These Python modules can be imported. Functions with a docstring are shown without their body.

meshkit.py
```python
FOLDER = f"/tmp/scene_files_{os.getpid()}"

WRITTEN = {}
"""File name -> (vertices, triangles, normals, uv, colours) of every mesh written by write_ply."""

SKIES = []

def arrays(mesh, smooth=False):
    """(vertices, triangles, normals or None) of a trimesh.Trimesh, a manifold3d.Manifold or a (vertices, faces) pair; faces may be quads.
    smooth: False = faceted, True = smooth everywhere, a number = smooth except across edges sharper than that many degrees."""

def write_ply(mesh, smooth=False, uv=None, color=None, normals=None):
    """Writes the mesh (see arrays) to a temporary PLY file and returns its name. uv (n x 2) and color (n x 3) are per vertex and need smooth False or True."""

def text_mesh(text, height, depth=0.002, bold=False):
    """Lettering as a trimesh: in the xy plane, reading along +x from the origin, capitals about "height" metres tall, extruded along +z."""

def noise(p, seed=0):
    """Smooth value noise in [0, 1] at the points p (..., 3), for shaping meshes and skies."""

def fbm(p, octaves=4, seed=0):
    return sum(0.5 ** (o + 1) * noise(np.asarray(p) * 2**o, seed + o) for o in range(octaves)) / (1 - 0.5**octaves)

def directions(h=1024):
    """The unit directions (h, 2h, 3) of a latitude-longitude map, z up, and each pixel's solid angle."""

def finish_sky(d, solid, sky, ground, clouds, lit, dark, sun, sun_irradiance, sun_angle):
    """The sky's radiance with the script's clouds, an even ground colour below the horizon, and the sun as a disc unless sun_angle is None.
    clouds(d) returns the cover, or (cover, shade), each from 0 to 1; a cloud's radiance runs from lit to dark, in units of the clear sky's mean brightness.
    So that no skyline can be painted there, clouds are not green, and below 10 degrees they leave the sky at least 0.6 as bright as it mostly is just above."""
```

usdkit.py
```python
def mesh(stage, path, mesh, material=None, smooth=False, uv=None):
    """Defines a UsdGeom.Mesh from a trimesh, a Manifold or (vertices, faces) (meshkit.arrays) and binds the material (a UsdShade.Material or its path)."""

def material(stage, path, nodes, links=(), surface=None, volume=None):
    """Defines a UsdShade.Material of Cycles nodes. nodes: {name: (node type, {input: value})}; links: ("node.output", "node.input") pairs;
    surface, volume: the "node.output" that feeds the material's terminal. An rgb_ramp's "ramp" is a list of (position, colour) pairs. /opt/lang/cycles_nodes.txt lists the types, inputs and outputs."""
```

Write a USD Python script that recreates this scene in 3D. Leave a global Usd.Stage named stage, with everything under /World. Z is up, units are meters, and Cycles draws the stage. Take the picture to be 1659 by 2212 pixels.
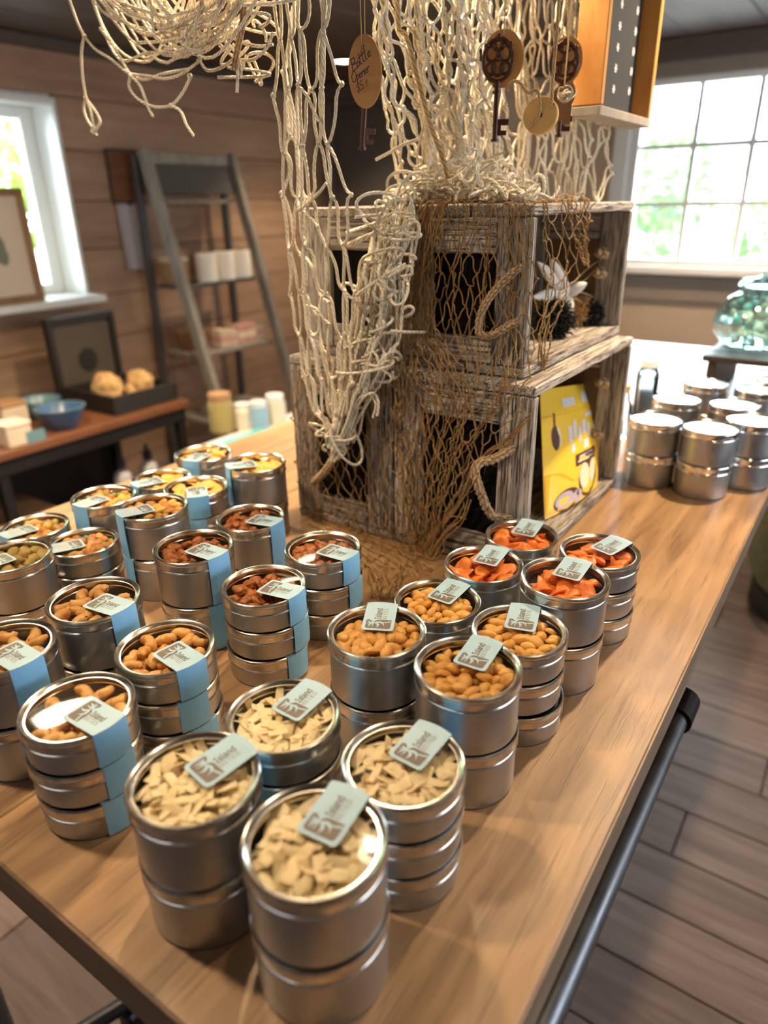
import math
import numpy as np
import trimesh
import shapely.geometry as sg
from shapely import affinity
from shapely.ops import unary_union
import usdkit
import meshkit
from pxr import Usd, UsdGeom, UsdLux, Gf, Sdf, UsdShade, Vt

stage = Usd.Stage.CreateInMemory()
UsdGeom.SetStageUpAxis(stage, "Z")
UsdGeom.SetStageMetersPerUnit(stage, 1.0)
World = UsdGeom.Xform.Define(stage, "/World")
PI = math.pi

# ------------------------------------------------------------------ camera, sky, large lights, exposure
W, H, FPX = 1659, 2212, 1509.5
ZT = 0.95                                   # height of the table top
CAM = np.array([0.0, 0.0, ZT + 0.4217])
FW = np.array([-0.5206, 0.7518, -0.4047]); FW /= np.linalg.norm(FW)
RT = np.array([0.8261, 0.5632, -0.0164]); RT -= FW * (RT @ FW); RT /= np.linalg.norm(RT)
DN = np.cross(FW, RT)
cam = UsdGeom.Camera.Define(stage, "/World/camera")
cam.AddTransformOp().Set(Gf.Matrix4d(*RT, 0, *(-DN), 0, *(-FW), 0, *CAM, 1))
cam.CreateHorizontalApertureAttr(36.0)
cam.CreateVerticalApertureAttr(36.0 * H / W)
cam.CreateFocalLengthAttr(36.0 * FPX / W)
cam.CreateClippingRangeAttr((0.02, 200.0))
cam.CreateFStopAttr(5.0)
cam.CreateFocusDistanceAttr(0.645)
cam.CreateExposureAttr(1.15)

XW, YW, ZC = -3.0, 3.7, 2.0                 # left wall, end wall, ceiling

dome = UsdLux.DomeLight.Define(stage, "/World/sky")
dome.CreateIntensityAttr(5.0)
dome.CreateColorAttr((0.86, 0.94, 1.0))


def rect_light(name, loc, to, w, h, power, color):
    li = UsdLux.RectLight.Define(stage, "/World/" + name)
    li.CreateWidthAttr(w); li.CreateHeightAttr(h)
    li.CreateIntensityAttr(power); li.CreateColorAttr(color)
    z = np.array(loc, float) - np.array(to, float); z /= np.linalg.norm(z)
    x = np.cross([0, 0, 1.0], z); x /= np.linalg.norm(x); y = np.cross(z, x)
    li.AddTransformOp().Set(Gf.Matrix4d(*x, 0, *y, 0, *z, 0, *loc, 1))


# unseen panel lights right of and behind the photographer, placed to brighten the room
rect_light("side_daylight", (2.28, 1.5, 1.35), (0, 1.5, 1.2), 2.2, 1.1, 3.2, (0.84, 0.92, 1.0))
rect_light("front_daylight", (-1.2, -2.28, 1.4), (-1.2, 0, 1.2), 2.4, 1.1, 0.7, (0.9, 0.95, 1.0))
WARM = (1.0, 0.73, 0.45)
SPOTS = [(-0.58, 0.86, 185.0, 0.05), (-0.75, 0.1, 80.0, 0.06), (-1.65, 0.78, 200.0, 0.12), (-1.6, 1.75, 260.0, 0.06), (0.25, 0.55, 22.0, 0.06),
         (-2.37, 3.16, 120.0, 0.05), (-0.55, 3.0, 170.0, 0.05), (-0.06, 1.30, 200.0, 0.05)]


# ------------------------------------------------------------------ helpers
def ray(x, y):
    return FW + (x - W / 2) / FPX * RT + (y - H / 2) / FPX * DN


def at(x, y, X=None, Y=None, Z=None, d=None):
    """the point of the place that pixel (x, y) of the photograph shows, on a plane of the room or at a distance"""
    q = ray(x, y)
    t = d if d is not None else (X - CAM[0]) / q[0] if X is not None else (Y - CAM[1]) / q[1] if Y is not None else (Z - CAM[2]) / q[2]
    return CAM + q * t


_used = {}


def numbered(path):
    n = _used.get(path, 0)
    _used[path] = n + 1
    return path if n == 0 else f"{path}_{n:03d}"


def keys(prim, **kw):
    for k, v in kw.items():
        if v:
            prim.SetCustomDataByKey(k, v)
    return prim


def thing(name, label=None, category=None, group=None, kind=None, loc=(0, 0, 0), rotz=0):
    p = numbered("/World/" + name)
    x = UsdGeom.Xform.Define(stage, p)
    x.AddTranslateOp().Set(Gf.Vec3d(*map(float, loc)))
    x.AddRotateZOp().Set(float(rotz))
    keys(x.GetPrim(), label=label, category=category, group=group, kind=kind)
    return p


def copy_of(src, label, loc, rotz=0, group=None, name=None):
    p = numbered("/World/" + (name or src.rsplit("/", 1)[1].rstrip("0123456789").rstrip("_")))
    x = UsdGeom.Xform.Define(stage, p)
    was = stage.GetPrimAtPath(src).GetCustomData()
    x.GetPrim().GetReferences().AddInternalReference(src)
    x.GetPrim().SetInstanceable(True)
    ops = {o.GetOpName(): o for o in x.GetOrderedXformOps()}
    ops["xformOp:translate"].Set(Gf.Vec3d(*map(float, loc)))
    ops["xformOp:rotateZ"].Set(float(rotz))
    keys(x.GetPrim(), label=label, category=was.get("category"), group=group or was.get("group"))
    return p


class M:
    """collects shapes that become ONE mesh"""

    def __init__(self):
        self.v, self.f, self.uv, self.n = [], [], [], 0

    def add(self, v, f, uv=None):
        v = np.asarray(v, float)
        self.v.append(v); self.f.append(np.asarray(f, int) + self.n); self.n += len(v)
        self.uv.append(np.zeros((len(v), 2)) if uv is None else uv)
        return self

    def tm(self, t):
        return self.add(t.vertices, t.faces)

    def box(self, c, s, b=0.0, R=None):
        v, f = bevel_box(np.asarray(s, float), b)
        if R is not None:
            v = v @ np.asarray(R).T
        return self.add(v + np.asarray(c, float), f)

    def span(self, a, b, bev=0.0):
        a, b = np.minimum(a, b), np.maximum(a, b)
        return self.box((a + b) / 2, b - a, bev)

    def bar(self, p, q, w, t, up=(0, 0, 1), b=0.0):
        """a box from p to q, w wide, t thick (t along up)"""
        p, q, up = (np.asarray(x, float) for x in (p, q, up))
        z = q - p; L = np.linalg.norm(z); z = z / L
        x = np.cross(up, z); x /= np.linalg.norm(x); y = np.cross(z, x)
        v, f = bevel_box(np.array([w, t, L]), b)
        return self.add(v @ np.array([x, y, z]) + (p + q) / 2, f)

    def lathe(self, prof, n=48, c=(0, 0, 0), R=None):
        prof = np.asarray(prof, float); k = len(prof)
        a = np.linspace(0, 2 * PI, n, endpoint=False)
        v = np.stack([prof[:, 0][:, None] * np.cos(a), prof[:, 0][:, None] * np.sin(a), np.repeat(prof[:, 1][:, None], n, 1)], -1).reshape(-1, 3)
        i, j = np.meshgrid(np.arange(k - 1), np.arange(n), indexing="ij")
        j2 = (j + 1) % n
        q = np.stack([i * n + j, i * n + j2, (i + 1) * n + j2, (i + 1) * n + j], -1).reshape(-1, 4)
        f = np.vstack([q[:, :3], q[:, [0, 2, 3]]])
        if R is not None:
            v = v @ np.asarray(R).T
        return self.add(v + np.asarray(c, float), f)

    def tubes(self, P, r, sides=5, pitch=0.01, caps=True):
        """P (N, K, 3): N tubes of K points, radius r (a number, or (N, K))"""
        P = np.asarray(P, float)
        if P.ndim == 2:
            P = P[None]
        N, K = P.shape[:2]
        T = np.gradient(P, axis=1); T /= np.maximum(np.linalg.norm(T, axis=2, keepdims=True), 1e-9)
        chord = P[:, -1] - P[:, 0] + 1e-6
        ax = np.eye(3)[np.argmin(np.abs(T).max(1), axis=1)]
        A = np.cross(T, ax[:, None, :]); A /= np.maximum(np.linalg.norm(A, axis=2, keepdims=True), 1e-9)
        B = np.cross(T, A)
        r = np.broadcast_to(np.asarray(r, float), (N, K))
        a = np.linspace(0, 2 * PI, sides + 1)
        v = P[:, :, None] + r[:, :, None, None] * (A[:, :, None] * np.cos(a)[:, None] + B[:, :, None] * np.sin(a)[:, None])
        L = np.concatenate([np.zeros((N, 1)), np.cumsum(np.linalg.norm(np.diff(P, axis=1), axis=2), 1)], 1)
        uv = np.stack([np.broadcast_to(a / (2 * PI), (N, K, sides + 1)), np.repeat((L / pitch)[:, :, None], sides + 1, 2)], -1)
        n0, k0, s0 = np.meshgrid(np.arange(N), np.arange(K - 1), np.arange(sides), indexing="ij")
        b = (n0 * K + k0) * (sides + 1) + s0
        q = np.stack([b, b + sides + 1, b + sides + 2, b + 1], -1).reshape(-1, 4)
        f = np.vstack([q[:, :3], q[:, [0, 2, 3]]])
        if caps:
            e = []
            for k in (0, K - 1):
                base = (np.arange(N) * K + k)[:, None] * (sides + 1)
                for s in range(1, sides - 1):
                    tri = np.stack([base[:, 0], base[:, 0] + s, base[:, 0] + s + 1], 1)
                    e.append(tri if k else tri[:, ::-1])
            f = np.vstack([f] + e)
        return self.add(v.reshape(-1, 3), f, uv.reshape(-1, 2))

    def poly(self, shape, depth, Mx=None):
        for g in getattr(shape, "geoms", [shape]):
            if g.is_empty or g.area < 1e-12:
                continue
            t = trimesh.creation.extrude_polygon(g, depth, engine="earcut")
            v = np.asarray(t.vertices)
            if Mx is not None:
                v = v @ np.asarray(Mx)[:3, :3].T + np.asarray(Mx)[:3, 3]
            self.add(v, t.faces)
        return self

    def out(self):
        return np.vstack(self.v), np.vstack(self.f)


_bev = {}


def bevel_box(s, b):
    b = min(b, 0.45 * s.min())
    sg_ = np.array([[x, y, z] for x in (-1, 1) for y in (-1, 1) for z in (-1, 1)], float)
    if b <= 0:
        f = trimesh.creation.box().faces
        v = trimesh.creation.box().vertices
        return np.asarray(v) * s, np.asarray(f)
    mk = lambda s, b: np.vstack([sg_ * (s / 2 - b * (1 - np.eye(3)[k])) for k in range(3)])
    if "f" not in _bev:
        u = mk(np.ones(3), 0.2)
        h = trimesh.convex.convex_hull(trimesh.PointCloud(u).vertices)
        idx = [int(np.argmin(np.linalg.norm(u - p, axis=1))) for p in h.vertices]
        _bev["f"] = np.array(idx)[h.faces]
    return mk(s, b), _bev["f"]


def obj(name, m, mat, parent=None, smooth=False, label=None, category=None, group=None, kind=None, uv=False):
    p = numbered((parent or "/World") + "/" + name)
    g = m.out() if isinstance(m, M) else m
    u = np.vstack(m.uv) if uv else None
    pr = usdkit.mesh(stage, p, g, "/World/Looks/" + mat, smooth=smooth, uv=u).GetPrim()
    keys(pr, label=label, category=category, group=group, kind=kind)
    return p


def rotz(a):
    c, s = math.cos(a), math.sin(a)
    return np.array([[c, -s, 0], [s, c, 0], [0, 0, 1.0]])


def rand_rot(rng, tilt=PI):
    ax = rng.normal(size=3); ax[2] *= 0.2; ax /= np.linalg.norm(ax)
    a = rng.uniform(-tilt, tilt)
    return np.asarray(trimesh.transformations.rotation_matrix(a, ax))[:3, :3] @ rotz(rng.uniform(0, 2 * PI))


def curve(pts, n):
    """Catmull-Rom through pts, n points evenly spaced"""
    p = np.asarray(pts, float)
    p = np.vstack([2 * p[0] - p[1], p, 2 * p[-1] - p[-2]])
    out = []
    for i in range(1, len(p) - 2):
        t = np.linspace(0, 1, 14, endpoint=(i == len(p) - 3))[:, None]
        a, b, c, d = p[i - 1], p[i], p[i + 1], p[i + 2]
        out.append(0.5 * (2 * b + (c - a) * t + (2 * a - 5 * b + 4 * c - d) * t ** 2 + (3 * b - a - 3 * c + d) * t ** 3))
    q = np.vstack(out)
    L = np.concatenate([[0], np.cumsum(np.linalg.norm(np.diff(q, axis=0), axis=1))])
    s = np.linspace(0, L[-1], n)
    return np.stack([np.interp(s, L, q[:, k]) for k in range(3)], 1)


# ------------------------------------------------------------------ materials
def mat(name, nodes, links=(), surface="p.BSDF"):
    usdkit.material(stage, "/World/Looks/" + name, nodes, list(links), surface=surface)
    return name


def plain(name, color, rough=0.5, **kw):
    return mat(name, {"p": ("principled_bsdf", {"base_color": color, "roughness": rough, **kw})})


def mottled(name, c1, c2, scale=40.0, rough=0.5, bump=0.0, bd=0.001, **kw):
    n = {"g": ("texture_coordinate", {}), "n": ("noise_texture", {"scale": scale, "detail": 4.0, "roughness": 0.6}),
         "r": ("rgb_ramp", {"ramp": [(0.3, c1), (0.7, c2)]}), "p": ("principled_bsdf", {"roughness": rough, **kw})}
    l = [("g.object", "n.vector"), ("n.fac", "r.fac"), ("r.color", "p.base_color")]
    if bump:
        n["b"] = ("bump", {"strength": bump, "distance": bd}); l += [("n.fac", "b.height"), ("b.normal", "p.normal")]
    return mat(name, n, l)


def wood(name, cols, stretch, rough=0.5, line=0.4, linecol=(0.05, 0.03, 0.02), bump=0.25, spec=0.4, vary=0.25, lo=0.55, hi=0.75, bd=0.0012, space="position"):
    """grain along the axis with the small stretch; every plank has its own offset and tone"""
    src = ("geometry", {}) if space == "position" else ("texture_coordinate", {})
    n = {"g": src, "o": ("object_info", {}), "k": ("vector_math", {"math_type": "multiply_add", "vector2": stretch}),
         "rv": ("combine_xyz", {}), "m7": ("math", {"math_type": "multiply", "value2": 37.0}),
         "n1": ("noise_texture", {"scale": 1.0, "detail": 5.0, "roughness": 0.62, "distortion": 0.6}),
         "k2": ("vector_math", {"math_type": "multiply", "vector2": (3.3, 3.3, 3.3)}),
         "n2": ("noise_texture", {"scale": 1.0, "detail": 3.0, "roughness": 0.7}),
         "r1": ("rgb_ramp", {"ramp": cols}), "r2": ("rgb_ramp", {"ramp": [(lo, (0, 0, 0)), (hi, (1, 1, 1))]}),
         "ml": ("math", {"math_type": "multiply", "value2": line}),
         "mx": ("mix_color", {"blend_type": "mix", "b": linecol}),
         "vr": ("map_range", {"from_min": 0.0, "from_max": 1.0, "to_min": 1.0 - vary, "to_max": 1.0 + vary * 0.6}),
         "hs": ("hsv", {}), "b": ("bump", {"strength": bump, "distance": bd, "invert": True}),
         "p": ("principled_bsdf", {"roughness": rough, "specular_ior_level": spec})}
    l = [("g.position" if space == "position" else "g.object", "k.vector1"), ("o.random", "m7.value1"), ("m7.value", "rv.x"), ("m7.value", "rv.z"), ("rv.vector", "k.vector3"),
         ("k.vector", "n1.vector"), ("k.vector", "k2.vector1"), ("k2.vector", "n2.vector"), ("n1.fac", "r1.fac"), ("n2.fac", "r2.fac"), ("r2.color", "ml.value1"),
         ("ml.value", "mx.fac"), ("r1.color", "mx.a"), ("o.random", "vr.value"), ("vr.result", "hs.value"), ("mx.result", "hs.color"), ("hs.color", "p.base_color"),
         ("r2.color", "b.height"), ("b.normal", "p.normal")]
    return mat(name, n, l)


# the table's laminate: honey brown with soft darker clouds, grain along y
wood("table_wood", [(0.27, (0.17, 0.09, 0.040)), (0.46, (0.31, 0.178, 0.083)), (0.72, (0.43, 0.262, 0.132))], (42, 3.0, 20), rough=0.40, line=0.5, linecol=(0.12, 0.058, 0.026), bump=0.06, spec=0.65, vary=0.06, lo=0.54, hi=0.68)
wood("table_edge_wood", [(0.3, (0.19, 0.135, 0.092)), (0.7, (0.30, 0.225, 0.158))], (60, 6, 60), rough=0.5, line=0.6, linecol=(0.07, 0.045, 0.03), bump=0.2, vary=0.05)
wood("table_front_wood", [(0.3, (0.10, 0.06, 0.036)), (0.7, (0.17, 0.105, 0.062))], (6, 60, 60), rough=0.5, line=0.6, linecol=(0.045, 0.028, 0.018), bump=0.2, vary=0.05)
wood("floor_wood", [(0.25, (0.085, 0.054, 0.042)), (0.5, (0.145, 0.098, 0.078)), (0.8, (0.21, 0.152, 0.123))], (2.2, 26, 10), rough=0.58, line=0.45, linecol=(0.06, 0.04, 0.034), bump=0.1, vary=0.16, spec=0.25)
wood("wall_wood", [(0.25, (0.27, 0.16, 0.10)), (0.5, (0.37, 0.235, 0.155)), (0.8, (0.46, 0.31, 0.21))], (6, 1.6, 18), rough=0.65, line=0.25, linecol=(0.14, 0.09, 0.06), bump=0.1, vary=0.14)
wood("ceiling_wood", [(0.3, (0.075, 0.052, 0.038)), (0.7, (0.12, 0.088, 0.066))], (10, 1.6, 10), rough=0.6, line=0.3, vary=0.15)
CR = dict(rough=0.75, line=0.92, linecol=(0.028, 0.016, 0.009), bump=0.8, bd=0.002, vary=0.30, lo=0.52, hi=0.60, spec=0.25)
CRC = [(0.30, (0.13, 0.085, 0.055)), (0.40, (0.34, 0.29, 0.25)), (0.58, (0.56, 0.52, 0.48)), (0.8, (0.68, 0.65, 0.62))]
wood("crate_wood_x", CRC, (7, 240, 240), **CR)
wood("crate_wood_y", CRC, (240, 7, 240), **CR)
wood("crate_wood_z", CRC, (240, 240, 7), **CR)
wood("crate_back_wood", [(0.3, (0.12, 0.07, 0.04)), (0.7, (0.22, 0.14, 0.085))], (90, 90, 8), rough=0.7, line=0.6, bump=0.4, vary=0.2)
wood("honey_wood", [(0.3, (0.46, 0.20, 0.045)), (0.7, (0.62, 0.31, 0.085))], (30, 30, 7), rough=0.5, line=0.3, linecol=(0.28, 0.11, 0.02), bump=0.1, vary=0.1)
wood("lit_plywood", [(0.3, (0.56, 0.28, 0.10)), (0.7, (0.70, 0.39, 0.16))], (40, 40, 8), rough=0.6, line=0.25, linecol=(0.25, 0.11, 0.03), bump=0.1)  # brightened orange stands in for lamp glow inside the crates
wood("console_wood", [(0.3, (0.13, 0.05, 0.022)), (0.7, (0.22, 0.09, 0.04))], (18, 4, 18), rough=0.4, line=0.3, bump=0.1)
wood("grey_ladder_wood", [(0.3, (0.20, 0.175, 0.15)), (0.7, (0.34, 0.31, 0.28))], (30, 30, 5), rough=0.6, line=0.3, bump=0.2)
wood("picture_wood", [(0.3, (0.25, 0.12, 0.05)), (0.7, (0.36, 0.19, 0.09))], (40, 40, 6), rough=0.5, line=0.3)
wood("tag_wood", [(0.3, (0.36, 0.17, 0.055)), (0.7, (0.46, 0.24, 0.085))], (20, 20, 90), rough=0.6, line=0.15, linecol=(0.3, 0.14, 0.05), bump=0.05, vary=0.02)
wood("slice_wood", [(0.3, (0.60, 0.36, 0.12)), (0.7, (0.72, 0.47, 0.18))], (50, 50, 50), rough=0.6, line=0.2, linecol=(0.5, 0.28, 0.09), bump=0.05, vary=0.02)


def metal(name, color, rough, bump=0.06, scale=900.0):
    return mat(name, {"g": ("texture_coordinate", {}), "n": ("noise_texture", {"scale": scale, "detail": 2.0}), "n2": ("noise_texture", {"scale": 45.0, "detail": 3.0}),
                      "mr": ("map_range", {"from_min": 0.3, "from_max": 0.7, "to_min": rough - 0.05, "to_max": rough + 0.06}),
                      "b": ("bump", {"strength": bump, "distance": 0.0004}), "p": ("principled_bsdf", {"base_color": color, "metallic": 1.0})},
               [("g.object", "n.vector"), ("g.object", "n2.vector"), ("n.fac", "b.height"), ("b.normal", "p.normal"), ("n2.fac", "mr.value"), ("mr.result", "p.roughness")])


metal("tin_body", (0.46, 0.475, 0.49), 0.37, 0.10)
metal("tin_lid", (0.66, 0.645, 0.61), 0.23, 0.03)
metal("sheen_tin_lid", (0.84, 0.85, 0.86), 0.17, 0.03)  # brighter than the other lids, standing in for the window's reflection
plain("glossy_paper", (0.74, 0.76, 0.80), 0.16, specular_ior_level=0.8)
metal("steel_pipe", (0.17, 0.18, 0.20), 0.40, 0.08, 300.0)
metal("iron_fitting", (0.035, 0.035, 0.04), 0.45, 0.1, 300.0)
plain("copper_key", (0.075, 0.028, 0.016), 0.38, metallic=0.45)
mat("lid_film", {"g": ("texture_coordinate", {}), "n": ("noise_texture", {"scale": 26.0, "detail": 1.0}), "b": ("bump", {"strength": 0.10, "distance": 0.004}),
                 "t": ("transparent_bsdf", {"color": (0.97, 0.97, 0.96)}), "s": ("glossy_bsdf", {"color": (0.95, 0.95, 0.95), "roughness": 0.04}), "f": ("fresnel", {"IOR": 1.42}),
                 "m": ("mix_closure", {})},
    [("g.object", "n.vector"), ("n.fac", "b.height"), ("b.normal", "s.normal"), ("f.fac", "m.fac"), ("t.BSDF", "m.closure1"), ("s.BSDF", "m.closure2")], surface="m.closure")
mat("window_glass", {"t": ("transparent_bsdf", {"color": (0.96, 0.98, 0.98)}), "s": ("glossy_bsdf", {"color": (0.9, 0.95, 1.0), "roughness": 0.02}), "f": ("fresnel", {"IOR": 1.45}), "m": ("mix_closure", {})},
    [("f.fac", "m.fac"), ("t.BSDF", "m.closure1"), ("s.BSDF", "m.closure2")], surface="m.closure")
mat("clear_acrylic", {"t": ("transparent_bsdf", {"color": (0.88, 0.93, 0.95)}), "s": ("glossy_bsdf", {"color": (0.9, 0.97, 1.0), "roughness": 0.08}), "f": ("layer_weight", {"blend": 0.35}), "m": ("mix_closure", {})},
    [("f.fresnel", "m.fac"), ("t.BSDF", "m.closure1"), ("s.BSDF", "m.closure2")], surface="m.closure")
plain("sticker_top", (0.29, 0.45, 0.56), 0.42)
plain("sticker_strip", (0.24, 0.58, 0.97), 0.42)
plain("print_brown", (0.115, 0.085, 0.07), 0.5)
plain("print_tan", (0.25, 0.21, 0.19), 0.5)
plain("print_orange", (0.72, 0.42, 0.30), 0.5)
plain("print_lilac", (0.55, 0.56, 0.72), 0.5)
plain("ink", (0.016, 0.012, 0.01), 0.6)
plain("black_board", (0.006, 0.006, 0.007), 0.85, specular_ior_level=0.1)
plain("slate_board", (0.022, 0.026, 0.034), 0.6)
plain("chalk_board", (0.065, 0.062, 0.06), 0.6)
plain("white_paint", (0.72, 0.73, 0.72), 0.45)
plain("white_print", (0.68, 0.68, 0.70), 0.6)
plain("trim_paint", (0.24, 0.20, 0.165), 0.5)
mottled("beige_wall", (0.44, 0.345, 0.25), (0.47, 0.37, 0.27), 6.0, 0.8)
plain("brown_wall", (0.085, 0.066, 0.052), 0.7)
plain("plaster_white", (0.66, 0.64, 0.60), 0.8)
plain("dark_metal", (0.03, 0.028, 0.027), 0.45, metallic=0.6)
plain("ladder_metal", (0.10, 0.105, 0.115), 0.4, metallic=0.5)
plain("black_wood", (0.018, 0.015, 0.013), 0.5)
plain("charcoal", (0.05, 0.045, 0.042), 0.6)


def cord(name, c1, c2, rough=0.85, bump=0.9):
    """twisted cord: the strands wind round along the tube (u round it, v along it)"""
    return mat(name, {"g": ("texture_coordinate", {}), "s": ("separate_xyz", {}), "a": ("math", {"math_type": "multiply_add", "value2": 3.0}),
                      "w": ("math", {"math_type": "multiply", "value2": 2 * PI}), "c": ("math", {"math_type": "sine"}), "mr": ("map_range", {"from_min": -1.0, "from_max": 1.0, "to_min": 0.0, "to_max": 1.0}),
                      "n": ("noise_texture", {"scale": 60.0, "detail": 3.0}), "r": ("rgb_ramp", {"ramp": [(0.0, c1), (0.55, c2)]}), "b": ("bump", {"strength": bump, "distance": 0.0006}),
                      "o": ("geometry", {}), "mx": ("mix_color", {"blend_type": "multiply", "fac": 0.45}), "nr": ("rgb_ramp", {"ramp": [(0.3, (0.6, 0.55, 0.5)), (0.6, (1, 1, 1))]}),
                      "p": ("principled_bsdf", {"roughness": rough, "specular_ior_level": 0.15, "sheen_weight": 0.25})},
               [("g.UV", "s.vector"), ("s.x", "a.value1"), ("s.y", "a.value3"), ("a.value", "w.value1"), ("w.value", "c.value1"), ("c.value", "mr.value"), ("mr.result", "r.fac"),
                ("o.position", "n.vector"), ("n.fac", "nr.fac"), ("r.color", "mx.a"), ("nr.color", "mx.b"), ("mx.result", "p.base_color"), ("mr.result", "b.height"), ("b.normal", "p.normal")])


cord("cotton_cord", (0.58, 0.50, 0.37), (0.86, 0.80, 0.66))
cord("brown_twine", (0.15, 0.075, 0.022), (0.47, 0.285, 0.10), bump=0.6)
cord("jute_rope", (0.20, 0.115, 0.05), (0.52, 0.36, 0.19))
cord("tan_cord", (0.36, 0.22, 0.09), (0.60, 0.42, 0.2))
plain("twine_knot", (0.40, 0.23, 0.085), 0.85, specular_ior_level=0.15)
plain("cotton_knot", (0.84, 0.77, 0.60), 0.9, specular_ior_level=0.1)
FOOD = dict(specular_ior_level=0.4)
mottled("peanut_skin", (0.55, 0.27, 0.06), (0.78, 0.47, 0.15), 70.0, 0.42, 0.15, 0.0006, subsurface_weight=0.1, **FOOD)
mottled("cashew_skin", (0.52, 0.25, 0.07), (0.74, 0.45, 0.17), 60.0, 0.45, 0.15, 0.0006, subsurface_weight=0.1, **FOOD)
mottled("apricot_flesh", (0.60, 0.115, 0.012), (0.82, 0.27, 0.05), 130.0, 0.38, 0.6, 0.0012, subsurface_weight=0.25, **FOOD)
mottled("coconut_flesh", (0.74, 0.58, 0.33), (0.88, 0.76, 0.52), 90.0, 0.6, 0.15, 0.0006, subsurface_weight=0.15, **FOOD)
mottled("spiced_nut_crust", (0.17, 0.045, 0.010), (0.50, 0.18, 0.045), 220.0, 0.45, 0.9, 0.0014, **FOOD)
mottled("cracker_crust", (0.42, 0.17, 0.05), (0.62, 0.30, 0.10), 120.0, 0.5, 0.4, 0.0008, **FOOD)
mottled("pea_skin", (0.13, 0.22, 0.035), (0.30, 0.38, 0.09), 120.0, 0.5, 0.3, 0.0008, **FOOD)
mottled("plantain_flesh", (0.62, 0.36, 0.08), (0.80, 0.54, 0.17), 90.0, 0.5, 0.3, 0.0008, **FOOD)
mottled("ginger_flesh", (0.50, 0.36, 0.10), (0.68, 0.53, 0.22), 150.0, 0.45, 0.6, 0.0010, **FOOD)

# ------------------------------------------------------------------ the room
ST = dict(kind="structure")
rng = np.random.default_rng(7)
YF, XR = -2.3, 2.3                          # the walls behind and right of the photographer


def setting(name):
    p = numbered("/World/" + name)
    keys(UsdGeom.Xform.Define(stage, p).GetPrim(), kind="structure")
    return p


fl = setting("floor")
obj("subfloor", M().span((XW, YF, -0.05), (XR, YW, -0.014)), "black_wood", fl)
y = YF
row = 0
while y < YW - 0.01:
    x = XW - (row * 0.53) % 1.2
    while x < XR:
        x1 = min(x + 1.2, XR)
        obj("plank", M().span((max(x, XW) + 0.0015, y + 0.0015, -0.014), (x1 - 0.0015, min(y + 0.15, YW) - 0.0015, rng.uniform(-0.0006, 0)), 0.002), "floor_wood", fl)
        x = x1
    y += 0.15; row += 1
ce = setting("ceiling")
x = XW
while x < XR - 0.01:
    obj("ceiling_plank", M().span((x + 0.002, YF, ZC), (min(x + 0.3, XR) - 0.002, YW, ZC + 0.02), 0.003), "ceiling_wood", ce)
    x += 0.3
obj("ceiling_backing", M().span((XW, YF, ZC + 0.021), (XR, YW, ZC + 0.05)), "black_wood", ce)

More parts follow.
